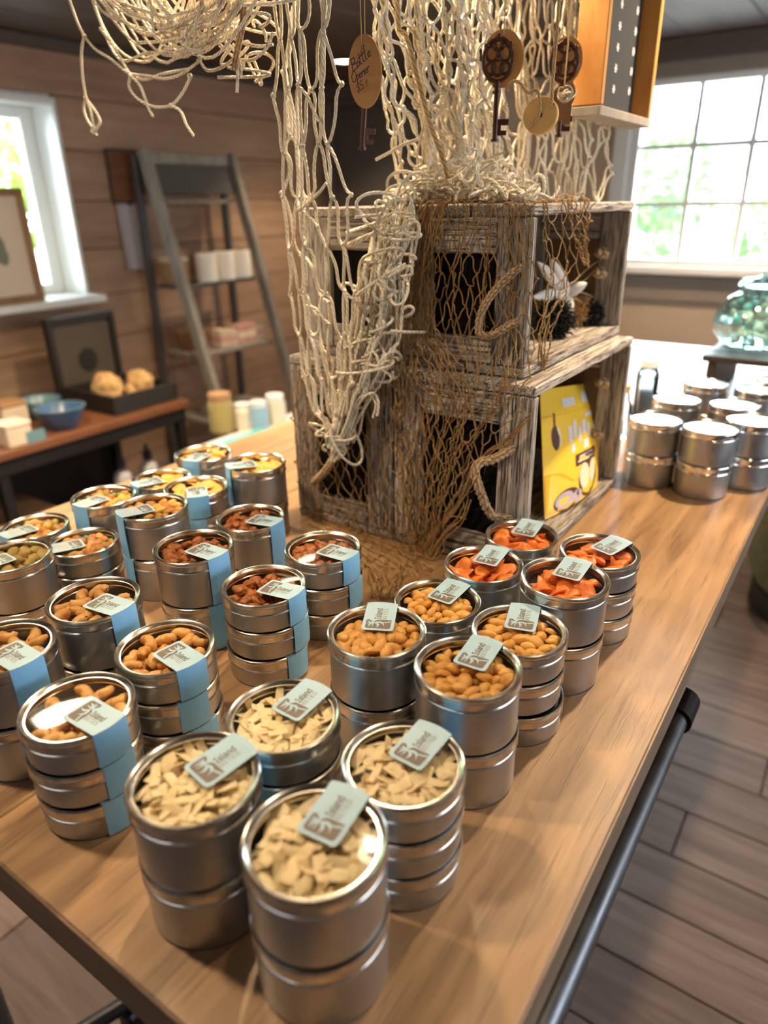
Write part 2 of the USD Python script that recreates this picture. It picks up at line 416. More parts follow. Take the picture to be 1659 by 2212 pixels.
# left wall: horizontal boards around its window
LW = dict(y0=0.86, y1=1.985, z0=1.003, z1=1.79)
wl = setting("wall_left")
obj("wall_backing", M().span((XW - 0.05, YF, 0), (XW - 0.021, LW["y0"], ZC)).span((XW - 0.05, LW["y1"], 0), (XW - 0.021, YW, ZC)).span((XW - 0.05, LW["y0"], 0), (XW - 0.021, LW["y1"], LW["z0"])).span((XW - 0.05, LW["y0"], LW["z1"]), (XW - 0.021, LW["y1"], ZC)), "black_wood", wl)
z, row = 0.0, 0
while z < ZC - 0.01:
    z1 = min(z + 0.2, ZC)
    spans = [(YF, YW)] if z1 <= LW["z0"] + 0.01 or z >= LW["z1"] - 0.02 else [(YF, LW["y0"]), (LW["y1"], YW)]
    for a, b in spans:
        cut = a + (row * 0.83 + 0.6) % 2.4
        for c, e in ((a, cut), (cut, b)) if a + 0.1 < cut < b - 0.1 else ((a, b),):
            zz0, zz1 = z, z1
            if (a, b) == (YF, YW) and z < LW["z0"] < z1:
                zz1 = z1
            obj("wall_board", M().span((XW - 0.02, c + 0.001, zz0 + 0.002), (XW + rng.uniform(-0.002, 0.001), e - 0.001, zz1 - 0.002), 0.003), "wall_wood", wl)
    z = z1; row += 1

w1 = setting("window_1")
fy0, fy1, fz0, fz1 = LW["y0"], LW["y1"], LW["z0"], LW["z1"]
XO = XW - 0.20
for a, b in (((XW, fy0 - 0.03, fz0), (XW + 0.014, fy0 + 0.02, fz1)), ((XW, fy1 - 0.018, fz0), (XW + 0.014, fy1, fz1)), ((XW, fy0 + 0.02, fz1 - 0.03), (XW + 0.014, fy1 - 0.018, fz1)), ((XO, fy0 - 0.03, fz0 - 0.02), (XW + 0.11, fy1 + 0.02, fz0 + 0.012))):
    obj("casing", M().span(a, b, 0.004), "white_paint", w1)
for a, b in (((XO, fy0 - 0.01, fz0 + 0.012), (XW - 0.001, fy0 + 0.012, fz1)), ((XO, fy1 - 0.014, fz0 + 0.012), (XW - 0.001, fy1 + 0.01, fz1)), ((XO, fy0 + 0.012, fz1 - 0.022), (XW - 0.001, fy1 - 0.014, fz1 + 0.01))):
    obj("reveal_board", M().span(a, b, 0.002), "white_paint", w1)
for a, b in (((XO, fy1 - 0.075, fz0 + 0.012), (XO + 0.05, fy1 - 0.014, fz1 - 0.022)), ((XO, fy0 + 0.012, fz0 + 0.012), (XO + 0.05, fy0 + 0.07, fz1 - 0.022)), ((XO, fy0 + 0.07, fz0 + 0.012), (XO + 0.05, fy1 - 0.075, fz0 + 0.055)), ((XO, fy0 + 0.07, fz1 - 0.07), (XO + 0.05, fy1 - 0.075, fz1 - 0.022))):
    obj("sash", M().span(a, b, 0.004), "white_paint", w1)
obj("pane", M().span((XO + 0.022, fy0 + 0.07, fz0 + 0.055), (XO + 0.026, fy1 - 0.075, fz1 - 0.07)), "window_glass", w1)

# end wall with the muntined window
EW = dict(x0=-1.135, x1=-0.065, z0=1.072, z1=1.862)
we = setting("wall_back")
for a, b in (((XW - 0.06, YW, 0), (EW["x0"], YW + 0.06, ZC)), ((EW["x1"], YW, 0), (XR, YW + 0.06, ZC)), ((EW["x0"], YW, 0), (EW["x1"], YW + 0.06, EW["z0"])), ((EW["x0"], YW, EW["z1"]), (EW["x1"], YW + 0.06, ZC))):
    obj("wall_panel", M().span(a, b), "beige_wall", we)
w2 = setting("window_2")
x0, x1, z0, z1 = EW["x0"], EW["x1"], EW["z0"], EW["z1"]
for a, b in (((x0 - 0.06, YW - 0.02, z0 - 0.0), (x0 + 0.012, YW, z1 + 0.07)), ((x1 - 0.012, YW - 0.02, z0), (x1 + 0.06, YW, z1 + 0.07)), ((x0 + 0.012, YW - 0.02, z1 - 0.01), (x1 - 0.012, YW, z1 + 0.07))):
    obj("casing", M().span(a, b, 0.004), "trim_paint" if a[0] > -1.19 and a[2] > 1.8 else "white_paint", w2)
obj("sill", M().span((x0 - 0.09, YW - 0.075, z0 - 0.035), (x1 + 0.09, YW + 0.02, z0 + 0.002), 0.006), "white_paint", w2)
obj("apron", M().span((x0 - 0.07, YW - 0.022, z0 - 0.16), (x1 + 0.07, YW, z0 - 0.035), 0.004), "trim_paint", w2)
for a, b in (((x0, YW, z0), (x0 + 0.055, YW + 0.05, z1)), ((x1 - 0.055, YW, z0), (x1, YW + 0.05, z1)), ((x0 + 0.055, YW, z0), (x1 - 0.055, YW + 0.05, z0 + 0.03)), ((x0 + 0.055, YW, z1 - 0.035), (x1 - 0.055, YW + 0.05, z1))):
    obj("sash", M().span(a, b, 0.004), "white_paint", w2)
gx0, gx1, gz0, gz1 = x0 + 0.055, x1 - 0.055, z0 + 0.03, z1 - 0.035
nx_, nz_ = 4, 3
for i in range(1, nx_):
    xx = gx0 + (gx1 - gx0) * i / nx_
    obj("muntin", M().span((xx - 0.013, YW + 0.012, gz0), (xx + 0.013, YW + 0.042, gz1), 0.004), "white_paint", w2)
for k in range(1, nz_):
    zz = gz0 + (gz1 - gz0) * k / nz_
    obj("muntin", M().span((gx0, YW + 0.014, zz - 0.012), (gx1, YW + 0.040, zz + 0.012), 0.004), "white_paint", w2)
for i in range(nx_):
    for k in range(nz_):
        a = (gx0 + (gx1 - gx0) * i / nx_ + 0.011, YW + 0.025, gz0 + (gz1 - gz0) * k / nz_ + 0.010)
        b = (gx0 + (gx1 - gx0) * (i + 1) / nx_ - 0.011, YW + 0.029, gz0 + (gz1 - gz0) * (k + 1) / nz_ - 0.010)
        obj("pane", M().span(a, b), "window_glass", w2)
obj("trim_1", M().span((XW, YW - 0.05, ZC - 0.09), (XR, YW, ZC - 0.001), 0.006), "brown_wall", **ST)
obj("trim_2", M().span((XW, YF, ZC - 0.045), (XW + 0.04, YW - 0.05, ZC - 0.001), 0.006), "brown_wall", **ST)
obj("baseboard_back", M().span((-2.3, YW - 0.018, 0.001), (XR, YW, 0.12), 0.004), "trim_paint", **ST)
obj("baseboard_left", M().span((XW + 0.002, YF, 0.001), (XW + 0.018, YW, 0.12), 0.004), "trim_paint", **ST)
obj("wall_right", M().span((XR, YF, 0), (XR + 0.05, YW, ZC)), "beige_wall", **ST)
obj("wall_front", M().span((XW, YF - 0.05, 0), (XR, YF, ZC)), "beige_wall", **ST)
# the dark door in the far corner
dr = setting("door_1")
obj("door_leaf", M().span((-2.86, YW - 0.035, 0.01), (-2.28, YW - 0.002, 1.88), 0.004), "charcoal", dr)
for a, b in (((-2.94, YW - 0.05, 0), (-2.86, YW, 1.9)), ((-2.28, YW - 0.05, 0), (-2.2, YW, 1.9)), ((-2.86, YW - 0.05, 1.88), (-2.28, YW, 1.9))):
    obj("door_casing", M().span(a, b, 0.004), "brown_wall", dr)
obj("door_knob", M().lathe([(0, 0.05), (0.022, 0.045), (0.026, 0.03), (0.01, 0.02), (0.01, 0)], 20, (-2.34, YW - 0.035, 1.0), R=np.array([[1, 0, 0], [0, 0, -1], [0, 1, 0.]])), "dark_metal", dr, smooth=40)

# ceiling lamps: one is in view, the others are unseen and placed for their light
for k, (lx, ly, pw, rad) in enumerate(SPOTS):
    seen = k == 5
    t = thing("recessed_downlight", ["unseen ceiling lamp above the crates, lighting net and tins", "unseen ceiling lamp over the front tins, lighting the near table", "wide unseen ceiling lamp by the left window, glaring on a cashew lid", "unseen ceiling lamp before the ladder shelf, lighting the left wall",
                                     "unseen ceiling lamp over the right aisle, lighting tins and table", "lit round downlight glowing in the dark ceiling behind the net", "unseen ceiling lamp before the right window, lighting the end wall", "unseen ceiling lamp over the sealed tins, lighting the far table"][k], "ceiling light", loc=(lx, ly, ZC))
    obj("trim_ring", M().lathe([(rad + 0.004, 0.0), (rad + 0.022, -0.001), (rad + 0.024, -0.006), (rad + 0.006, -0.010), (rad, -0.004), (rad, -0.001)], 32), "dark_metal", t, smooth=40)
    mat(f"lamp_glow_{k}", {"e": ("emission", {"color": (1.0, 0.80, 0.52), "strength": 30.0 if seen else 40.0 if k == 2 else 12.0})}, surface="e.emission")
    obj("lamp_lens", M().lathe([(0, -0.003), (rad * 0.98, -0.0025), (rad * 0.98, -0.002), (0, -0.002)], 28), f"lamp_glow_{k}", t)
    li = UsdLux.SphereLight.Define(stage, f"{t}/bulb")
    li.CreateRadiusAttr(rad * 0.55); li.CreateIntensityAttr(pw * (0.05 / rad) ** 2 * 6.0); li.CreateColorAttr(WARM)
    li.AddTranslateOp().Set(Gf.Vec3d(0, 0, -0.05))
    sh = UsdLux.ShapingAPI.Apply(li.GetPrim())
    sh.CreateShapingConeAngleAttr(58.0); sh.CreateShapingConeSoftnessAttr(0.7)
    li.AddRotateXYZOp().Set(Gf.Vec3f(0, 0, 0))

# ------------------------------------------------------------------ outside the windows
mottled("leaf_green", (0.10, 0.22, 0.02), (0.32, 0.46, 0.06), 4.0, 0.6)
mottled("leaf_deep", (0.04, 0.13, 0.03), (0.13, 0.27, 0.07), 3.0, 0.6)
plain("bark", (0.12, 0.085, 0.06), 0.9)
mottled("neutral_ground", (0.20, 0.20, 0.19), (0.27, 0.265, 0.25), 2.0, 0.9)
plain("house_siding", (0.55, 0.56, 0.58), 0.8)
plain("house_roof", (0.27, 0.20, 0.17), 0.8)
sun = UsdLux.DistantLight.Define(stage, "/World/sun")
sun.CreateIntensityAttr(3.0); sun.CreateAngleAttr(2.0); sun.CreateColorAttr((1.0, 0.94, 0.84))
sun.AddRotateXYZOp().Set(Gf.Vec3f(32, 38, 0))


def tree(name, label, x, y, h, r, leaf, seed, cz=0.62):
    g = np.random.default_rng(seed)
    t = thing(name, label, "tree", loc=(x, y, -0.06))
    obj("trunk", M().tubes(curve([(0, 0, 0.001), (0.05, 0.02, h * 0.3), (-0.04, 0.05, h * cz)], 8), np.linspace(0.14, 0.07, 8), 8), "bark", t, smooth=True)
    n = 2600
    p = g.normal(size=(n, 3)); p /= np.linalg.norm(p, axis=1, keepdims=True)
    p *= (r * g.uniform(0.55, 1.0, (n, 1)) ** 0.5) * (0.75 + 0.5 * meshkit.noise(p * 2.2 + seed)[:, None])
    p = p * [1, 1, 1.15] + [0, 0, h * cz + r * 0.3]
    p[:, 2] = np.maximum(p[:, 2], 0.25)
    u, w = g.normal(size=(2, n, 3))
    u /= np.linalg.norm(u, axis=1, keepdims=True); w = np.cross(u, w); w /= np.linalg.norm(w, axis=1, keepdims=True)
    s = g.uniform(0.07, 0.15, (n, 1)) * r / 1.3
    v = np.stack([p - u * s, p + w * s * 0.5, p + u * s, p - w * s * 0.5], 1).reshape(-1, 3)
    b = np.arange(n)[:, None] * 4
    obj("foliage", (v, np.vstack([b + [0, 1, 2], b + [0, 2, 3]])), leaf, t, kind="stuff")


tree("leafy_tree", "bright green leafy tree right outside the left window", -5.6, 2.1, 2.3, 1.0, "leaf_green", 1)
tree("leafy_tree", "tall yellow-green tree farther out beyond the left window", -7.6, 4.2, 3.4, 1.3, "leaf_green", 2)
tree("leafy_tree", "dark green tree outside at the left part of the right window", -3.4, 13.5, 2.3, 0.8, "leaf_deep", 3)
tree("leafy_tree", "small green tree outside at the lower right of the right window", -1.0, 9.2, 1.35, 0.55, "leaf_deep", 4)
tree("round_shrub", "low green shrub outside under the right window's middle panes", -2.35, 9.6, 0.75, 0.42, "leaf_deep", 5, 0.5)
obj("paved_yard", M().span((-30, -6, -0.3), (XW - 0.3, 30, -0.06)).span((XW - 0.3, YW + 0.3, -0.3), (20, 30, -0.06)), "neutral_ground", label="grey ground outside the shop, toned to keep bounced light neutral", category="ground")  # outside ground, its grey chosen so light bounced indoors stays neutral
hs = thing("house", "pale sided house with brown roof far outside the right window", "house", loc=(-5.6, 15.5, -0.0595))
obj("house_wall", M().span((-2.2, 0, 0), (2.4, 3, 1.9)), "house_siding", hs)
v = [(-2.5, -0.3, 1.85), (2.7, -0.3, 1.85), (2.7, 3.3, 1.85), (-2.5, 3.3, 1.85), (-2.5, 1.5, 2.9), (2.7, 1.5, 2.9)]
obj("roof", (np.array(v), np.array([[0, 1, 5], [0, 5, 4], [2, 3, 4], [2, 4, 5], [1, 2, 5], [3, 0, 4], [0, 3, 2], [0, 2, 1]])), "house_roof", hs)
for k in range(3):
    obj("house_window", M().span((-1.6 + 1.4 * k, -0.02, 0.8), (-0.9 + 1.4 * k, 0.02, 1.5)), "slate_board", hs)

# ------------------------------------------------------------------ the display table
TX0, TX1, TY0, TY1, TT = -0.985, -0.078, 0.132, 2.35, 0.036
tb = thing("display_table", "long brown wood-topped display table on dark pipe legs under the tins and crates", "table")
for a, b in ((TX0, -0.8562), (-0.8555, -0.4672), (-0.4665, TX1 - 0.0015)):
    obj("top_board", M().span((a, TY0 + 0.0015, ZT - TT), (b, TY1, ZT), 0.0012), "table_wood", tb)
obj("side_edge_band", M().span((TX1 - 0.0014, TY0, ZT - TT), (TX1, TY1, ZT - 0.0006)), "table_edge_wood", tb)
obj("front_edge_band", M().span((TX0, TY0, ZT - TT), (TX1 - 0.0014, TY0 + 0.0014, ZT - 0.0006)), "table_front_wood", tb)
PZ, PR = ZT - 0.10, 0.0125
for X, lx in ((-0.0855, -0.31), (-0.95, -0.74)):
    obj("pipe_rail", M().tubes([(X, 0.165, PZ), (X, 0.43, PZ), (X, 0.70, PZ)], PR, 16, caps=True), "steel_pipe", tb, smooth=50)
    for yy in (0.175, 0.70):
        obj("pipe_fitting", M().tubes([(X, yy - 0.026, PZ), (X, yy, PZ), (X, yy + 0.016, PZ)], PR + 0.0045, 16), "iron_fitting", tb, smooth=50)
    for yy in (0.175, 0.70, 1.95):
        obj("pipe_leg", M().tubes([(lx, yy, 0.004), (lx, yy, 0.5), (lx, yy, ZT - TT - 0.001)], PR, 16), "steel_pipe", tb, smooth=50)
        obj("pipe_fitting", M().tubes([(lx, yy, PZ - 0.034), (lx, yy, PZ), (lx, yy, PZ + 0.034)], PR + 0.0045, 16), "iron_fitting", tb, smooth=50)
        obj("floor_flange", M().lathe([(0, 0.012), (0.02, 0.012), (0.021, 0.006), (0.042, 0.005), (0.043, 0.001), (0, 0.001)], 24, (lx, yy, 0)), "iron_fitting", tb, smooth=40)
for yy in (0.175, 0.70, 1.95):
    obj("cross_pipe", M().tubes([(-0.95, yy, PZ), (-0.5, yy, PZ), (-0.0855, yy, PZ)], PR - 0.001, 14), "steel_pipe", tb, smooth=50)
pa, pb = at(288, 2158, Z=0.10), at(195, 2216, Z=0.10)
dirn = (pb - pa) / np.linalg.norm(pb - pa)
fr = thing("pipe_foot", "black iron pipe foot end with a collar on the floor beneath the table's front corner", "pipe")
obj("pipe", M().tubes([pa - dirn * 0.02, pa + dirn * 0.1, pb + dirn * 0.25], 0.014, 16), "iron_fitting", fr, smooth=50)
obj("collar", M().tubes([pa - dirn * 0.02, pa + dirn * 0.012], 0.0195, 16), "iron_fitting", fr, smooth=50)
ft = pb + dirn * 0.2
obj("foot", M().span(ft - [0.03, 0.03, 0.098], ft + [0.03, 0.03, -0.01], 0.006), "iron_fitting", fr)
ft2 = pa + dirn * 0.005
obj("foot", M().span(ft2 - [0.02, 0.02, 0.098], ft2 + [0.02, 0.02, -0.012], 0.006), "iron_fitting", fr)

# ------------------------------------------------------------------ the tins
RL = 0.0405                                  # lid radius
HT, HS = 0.0528, 0.0308                      # stacking heights of the tall and the shallow tin


def text(s, height, bold=False, xs=1.0, depth=0.00006):
    t = meshkit.text_mesh(s, height, depth, bold)
    v = np.asarray(t.vertices) * [xs, 1, 1]
    return v, np.asarray(t.faces)


def crescent(p, q, bend, w0, n=9):
    """a palm leaf from p to q"""
    p, q = np.array(p, float), np.array(q, float)
    t = np.linspace(0, 1, n)[:, None]
    nrm = np.array([-(q - p)[1], (q - p)[0]])
    mid = p + (q - p) * t + nrm * bend * (t * (1 - t) * 4)
    wid = nrm / np.linalg.norm(nrm) * w0 * (np.sin(PI * t ** 0.7) * 0.9 + 0.05)
    return sg.Polygon(np.vstack([mid + wid, (mid - wid * 0.6)[::-1]])).buffer(0)


def logo_shapes():
    """in units of mm: the dark square with the palm cut out of it"""
    c = (11.2, 3.8)
    sq = sg.box(2.7, -10.5, 15.2, 10.5).buffer(-2.4).buffer(2.4)
    sq = unary_union([sq, sg.box(9, 8.0, 14.4, 10.5), sg.box(9.0, -10.5, 15.2, -8)])
    leaves = [crescent(c, (4.6, 7.6), -0.22, 1.3), crescent(c, (3.3, 1.4), 0.28, 1.5), crescent(c, (6.0, -5.0), 0.30, 1.45), crescent(c, (8.2, 9.6), -0.25, 1.0),
              crescent(c, (13.6, 9.4), 0.2, 1.0), crescent(c, (15.8, 4.6), 0.22, 0.8), crescent(c, (15.0, -1.0), 0.35, 0.9), crescent(c, (4.2, 5.0), -0.05, 0.75)]
    t = np.linspace(0, 1, 12)[:, None]
    tr = np.array(c) + (np.array([13.2, -10.2]) - np.array(c)) * t + np.array([-0.9, 0]) * np.sin(PI * t)
    w = 0.35 + 0.5 * t[:, 0]
    trunk = sg.Polygon(np.vstack([tr + np.stack([w, 0 * w], 1), (tr - np.stack([w, 0 * w], 1))[::-1]]))
    side = sg.Polygon([(15.3, 8.6), (13.6, 6.4), (13.0, 4.4), (14.2, 2.2), (16, 2.5)])
    return sq.difference(unary_union(leaves + [trunk, side]))


def flap_z(x, Hh):
    return Hh - 0.0022 + 0.0020 * np.clip(x / 0.036, 0, 1) ** 1.6


def drape(v, Hh, lift=0.0):
    """lays flat lettering (x along the sticker, y across it) on the sticker's top flap"""
    v = np.asarray(v, float).copy()
    v[:, 2] += flap_z(v[:, 0], Hh) + lift
    return v


LOGO = logo_shapes()


def sheet_mesh(X, Y, Z, th):
    n, k = X.shape
    v = np.concatenate([np.stack([X, Y, Z], -1).reshape(-1, 3), (np.stack([X, Y, Z], -1) - th).reshape(-1, 3)])
    i, j = np.meshgrid(np.arange(n - 1), np.arange(k - 1), indexing="ij")
    a = i * k + j
    q = np.stack([a, a + k, a + k + 1, a + 1], -1).reshape(-1, 4)
    q2 = q[:, ::-1] + n * k
    rim = np.concatenate([np.arange(k), np.arange(1, n) * k + k - 1, (n - 1) * k + np.arange(k - 2, -1, -1), np.arange(n - 2, 0, -1) * k])
    nx = np.roll(rim, -1)
    q3 = np.stack([rim, nx, nx + n * k, rim + n * k], -1)
    return v, np.vstack([np.vstack([q, q2, q3])[:, :3], np.vstack([q, q2, q3])[:, [0, 2, 3]]])




def make_tin(name, label, category, Hh, style):
    t = thing(name, label, category)
    zb = Hh - 0.0132
    body = M().lathe([(0, 0.0007), (0.0352, 0.0007), (0.0368, 0.0), (0.0384, 0.0005), (0.0391, 0.0022), (0.0391, zb), (0.0391, Hh - 0.006), (0.0384, Hh - 0.006), (0.0384, 0.0015), (0, 0.0015)], 56)
    obj("body", body, "tin_body", t, smooth=38)
    top = Hh - 0.0008
    if style == "sealed":
        lid = M().lathe([(0.0393, zb + 0.0006), (0.0399, zb - 0.0004), (0.0404, zb + 0.0004), (0.0402, zb + 0.0013), (0.0397, zb + 0.0019), (0.0397, zb + 0.0068), (0.0404, zb + 0.0080), (0.0405, top - 0.0022), (0.0402, top - 0.0008), (0.0393, top), (0.0383, top - 0.0006), (0.0372, top - 0.0022), (0, top - 0.0022)], 56)
        obj("lid", lid, "sheen_tin_lid", t, smooth=38)
        lb = obj("paper_label", M().lathe([(0.026, top - 0.0021), (0.026, top - 0.0019), (0, top - 0.0019)], 40), "glossy_paper", t)
        pr = M()
        for k, (w, y) in enumerate(((0.020, 0.008), (0.030, 0.002), (0.026, -0.004), (0.014, -0.010))):
            pr.span((-w / 2, y - 0.0016, top - 0.0019), (w / 2, y + 0.0016, top - 0.00184))
        obj("label_print", pr, "print_lilac", lb)
        return t
    lid = M().lathe([(0.0393, zb + 0.0006), (0.0399, zb - 0.0004), (0.0404, zb + 0.0004), (0.0402, zb + 0.0013), (0.0397, zb + 0.0019), (0.0397, zb + 0.0066), (0.0400, zb + 0.0074), (0.0398, zb + 0.0082), (0.0404, zb + 0.0092),
                     (0.0405, top - 0.0020), (0.0402, top - 0.0007), (0.0393, top), (0.0383, top - 0.0005), (0.0374, top - 0.0014), (0.0364, top - 0.0024), (0.0352, top - 0.0024), (0.0352, top - 0.0029), (0.0378, top - 0.0031),
                     (0.0379, zb + 0.004), (0.0372, zb + 0.0032), (0.0379, zb + 0.0024), (0.0383, zb)], 56)
    ld = obj("lid", lid, "tin_lid", t, smooth=38)
    obj("lid_window", M().lathe([(0.0362, top - 0.00265), (0.022, top - 0.0023), (0.010, top - 0.0021), (0, top - 0.0020)], 40), "lid_film", ld, smooth=True)
    # the sticker: a flap over the lid, then a strip down the side
    Wd, rr = 0.0265, 0.0030
    w = np.concatenate([[-Wd / 2, -Wd / 2 + 0.0006, -Wd / 2 + 0.0016], np.linspace(-Wd / 2 + rr, Wd / 2 - rr, 7), [Wd / 2 - 0.0016, Wd / 2 - 0.0006, Wd / 2]])
    xs = 0.0003 + rr - np.sqrt(np.maximum(rr ** 2 - np.maximum(np.abs(w) - (Wd / 2 - rr), 0) ** 2, 0))
    xe = np.sqrt((RL + 0.0004) ** 2 - w ** 2)
    s = np.linspace(0, 1, 12)[:, None]
    X = xs + (xe - xs) * s
    Z = flap_z(X, Hh)

    lab = obj("sticker", sheet_mesh(X, np.broadcast_to(w, X.shape), Z, np.array([0, 0, 0.00018])), "sticker_top", t)
    z_end = 0.0012 if style != "ginger" else 0.0012
    a = np.linspace(0, 1, 12)[:, None]
    Zs = flap_z(xe, Hh) + (z_end - flap_z(xe, Hh)) * a
    bulge = 0.0004 * np.sin(PI * a) + np.where(a < 0.08, -0.0002 * (1 - a / 0.08), 0)
    Xs = xe + bulge + 0.0 * Zs
    wt = w * (1 + 0 * a)
    obj("strip", sheet_mesh(Xs, wt, Zs, np.array([0.00016, 0, 0])), "sticker_strip", lab)
    lm = M()
    for g in getattr(LOGO, "geoms", [LOGO]):
        if g.area > 0.02:
            e = trimesh.creation.extrude_polygon(g.simplify(0.05), 0.05, engine="earcut")
            lm.add(drape(np.asarray(e.vertices) * 0.001, Hh, 0.00008), e.faces)
    obj("palm_emblem", lm, "print_brown", lab)
    v, f = text("Island", 0.0052, True, 0.62)
    v = v - [v[:, 0].min(), 0, 0]
    v[:, 0] *= 0.0148 / v[:, 0].max()
    obj("word", M().add(drape(v + [0.0162, -0.0012, 0], Hh, 0.00008), f), "print_brown" if style == "brown" else "print_orange", lab)
    v, f = text("BITES", 0.0036, False, 1.0)
    v = v - [v[:, 0].min(), 0, 0]
    v[:, 0] *= 0.0148 / v[:, 0].max()
    obj("word", M().add(drape(v + [0.0162, -0.0060, 0], Hh, 0.00008), f), "print_tan" if style == "brown" else "print_orange", lab)
    return t


# name: x, y, tins from the top down, sticker direction, contents, where the stack stands
STACKS = {
    "A": (-0.192, 0.205, "tt", 96, "coconut", "frontmost coconut stack"),
    "B": (-0.282, 0.199, "tt", 81, "coconut", "coconut stack left of the frontmost one"),
    "C": (-0.190, 0.291, "sss", 88, "coconut", "coconut stack right behind the frontmost one"),
    "D": (-0.286, 0.283, "sss", 89, "coconut", "rearmost coconut stack"),
    "E": (-0.195, 0.388, "tt", 94, "peanut", "nearest peanut stack"),
    "F": (-0.280, 0.391, "tt", 117, "peanut", "left peanut stack beside the nearest"),
    "G": (-0.280, 0.4895, "ts", 88, "peanut", "rearmost peanut stack"),
    "H": (-0.191, 0.473, "sss", 106, "peanut", "peanut stack at the table's right side"),
    "I": (-0.184, 0.5555, "tt", 91, "apricot", "nearest apricot stack"),
    "J": (-0.277, 0.5775, "ts", 94, "apricot", "left apricot stack"),
    "K": (-0.272, 0.661, "ts", 95, "apricot", "apricot stack against the crate"),
    "L": (-0.182, 0.651, "sss", 73, "apricot", "rightmost apricot stack"),
    "M": (-0.418, 0.208, "sss", -1, "cashew", "nearest cashew stack"),
    "N": (-0.424, 0.293, "sss", -9, "cashew", "cashew stack right behind the nearest"),
    "O": (-0.517, 0.210, "tt", -3, "cashew", "cashew stack cut off by the left edge"),
    "P": (-0.520, 0.295, "tt", 4, "cashew", "rearmost cashew stack"),
    "Q": (-0.525, 0.415, "tt", -3, "spiced", "left spiced nut stack"),
    "R": (-0.562, 0.533, "ts", 6, "spiced", "rearmost spiced nut stack"),
    "S": (-0.426, 0.412, "sss", 5, "spiced", "nearest spiced nut stack"),
    "T": (-0.428, 0.504, "sss", -3, "spiced", "spiced nut stack before the netted crates"),
    "U": (-0.711, 0.323, "ts", -94, "ginger", "candied ginger stack at the left"),
    "V": (-0.718, 0.410, "ss", -110, "mix", "nearest snack mix stack"),
    "W": (-0.810, 0.404, "ss", -93, "mix", "leftmost snack mix stack"),
    "X": (-0.771, 0.480, "ts", -83, "mix", "rearmost snack mix stack"),
    "Y": (-0.645, 0.460, "tt", -108, "mix", "rightmost snack mix stack"),
    "Z": (-0.758, 0.562, "ts", -104, "plantain", "left plantain chip stack"),
    "AA": (-0.676, 0.552, "sss", -39, "plantain", "nearest plantain chip stack"),
    "BB": (-0.648, 0.634, "tt", -120, "plantain", "plantain chip stack next to the crates"),
    "CC": (-0.769, 0.650, "sss", -71, "plantain", "rearmost plantain chip stack"),
    "R1": (-0.250, 1.118, "tt", 20, "sealed", "front left stack of sealed tins"),
    "R2": (-0.169, 1.113, "tt", 70, "sealed", "front right stack of sealed tins"),
    "R3": (-0.253, 1.262, "tt", 140, "sealed", "second row's left sealed stack"),
    "R4": (-0.163, 1.272, "tt", 30, "sealed", "second row's right sealed stack"),
    "R5": (-0.234, 1.405, "tt", 60, "sealed", "third row's left sealed stack"),
    "R6": (-0.145, 1.400, "tt", 10, "sealed", "third row's right sealed stack"),
    "R7": (-0.122, 1.188, "tt", 10, "sealed", "sealed stack between rows at the table's edge"),
    "R8": (-0.121, 1.492, "tt", 50, "sealed", "farthest sealed stack at the table's edge"),
}
WORDS = {"coconut": "coconut chips", "peanut": "roasted peanuts", "apricot": "dried apricot", "cashew": "cashews", "spiced": "spiced nuts", "ginger": "candied ginger", "mix": "snack mix", "plantain": "plantain chips"}
proto, tops = {}, {}
rng = np.random.default_rng(11)
for key, (x, y, cfg, ang, food, where) in STACKS.items():
    z = ZT + 0.0003
    n = len(cfg)
    for k, c in enumerate(reversed(cfg)):
        lvl = n - 1 - k
        size = "tall" if c == "t" else "shallow"
        if food == "sealed":
            lb = f"silver tin, sheen-white lid, {'top' if lvl == 0 else 'bottom'} of the {where}"
        elif lvl == 0:
            lb = f"{size} windowed tin, top of the {where}"
        elif lvl == n - 1:
            lb = f"{size} silver tin, bottom of the {where}"
        else:
            lb = f"{size} silver tin, middle of the {where}"
        style = "sealed" if food == "sealed" else "orange" if food in ("mix", "ginger") else "brown"
        kk = (c, style)
        grp = {"sealed": "sealed silver tins along the table's far edge"}.get(style, "stacked silver snack tins")
        a = ang + (0 if lvl == 0 else rng.uniform(-9, 9))
        loc = (x + (0 if lvl == 0 else rng.uniform(-0.0007, 0.0007)), y + (0 if lvl == 0 else rng.uniform(-0.0007, 0.0007)), z)
        if key == "H" and lvl == 2:
            loc = (x + 0.0018, y - 0.0006, z)
        Hh = HT if c == "t" else HS
        if kk not in proto:
            proto[kk] = make_tin("sealed_tin" if style == "sealed" else "snack_tin", lb, "tin", Hh, style)
            pr = stage.GetPrimAtPath(proto[kk])
            xf = UsdGeom.Xformable(pr).GetOrderedXformOps()
            xf[0].Set(Gf.Vec3d(*loc)); xf[1].Set(float(a))
            keys(pr, group=grp)
        else:
            copy_of(proto[kk], lb, loc, a, grp)
        z += Hh
    tops[key] = (x, y, z, food, cfg[0], where)

# ------------------------------------------------------------------ what the tins hold: every piece in view is a thing
ICO2 = trimesh.creation.icosphere(2)
ICO1 = trimesh.creation.icosphere(1)


def blob(seed, size, rough=0.25, freq=1.6, ico=ICO2):
    v = np.asarray(ico.vertices)
    d = meshkit.fbm(v * freq + seed * 7.3, 3, seed) - 0.5
    return v * (1 + rough * 2 * d[:, None]) * np.asarray(size), np.asarray(ico.faces)


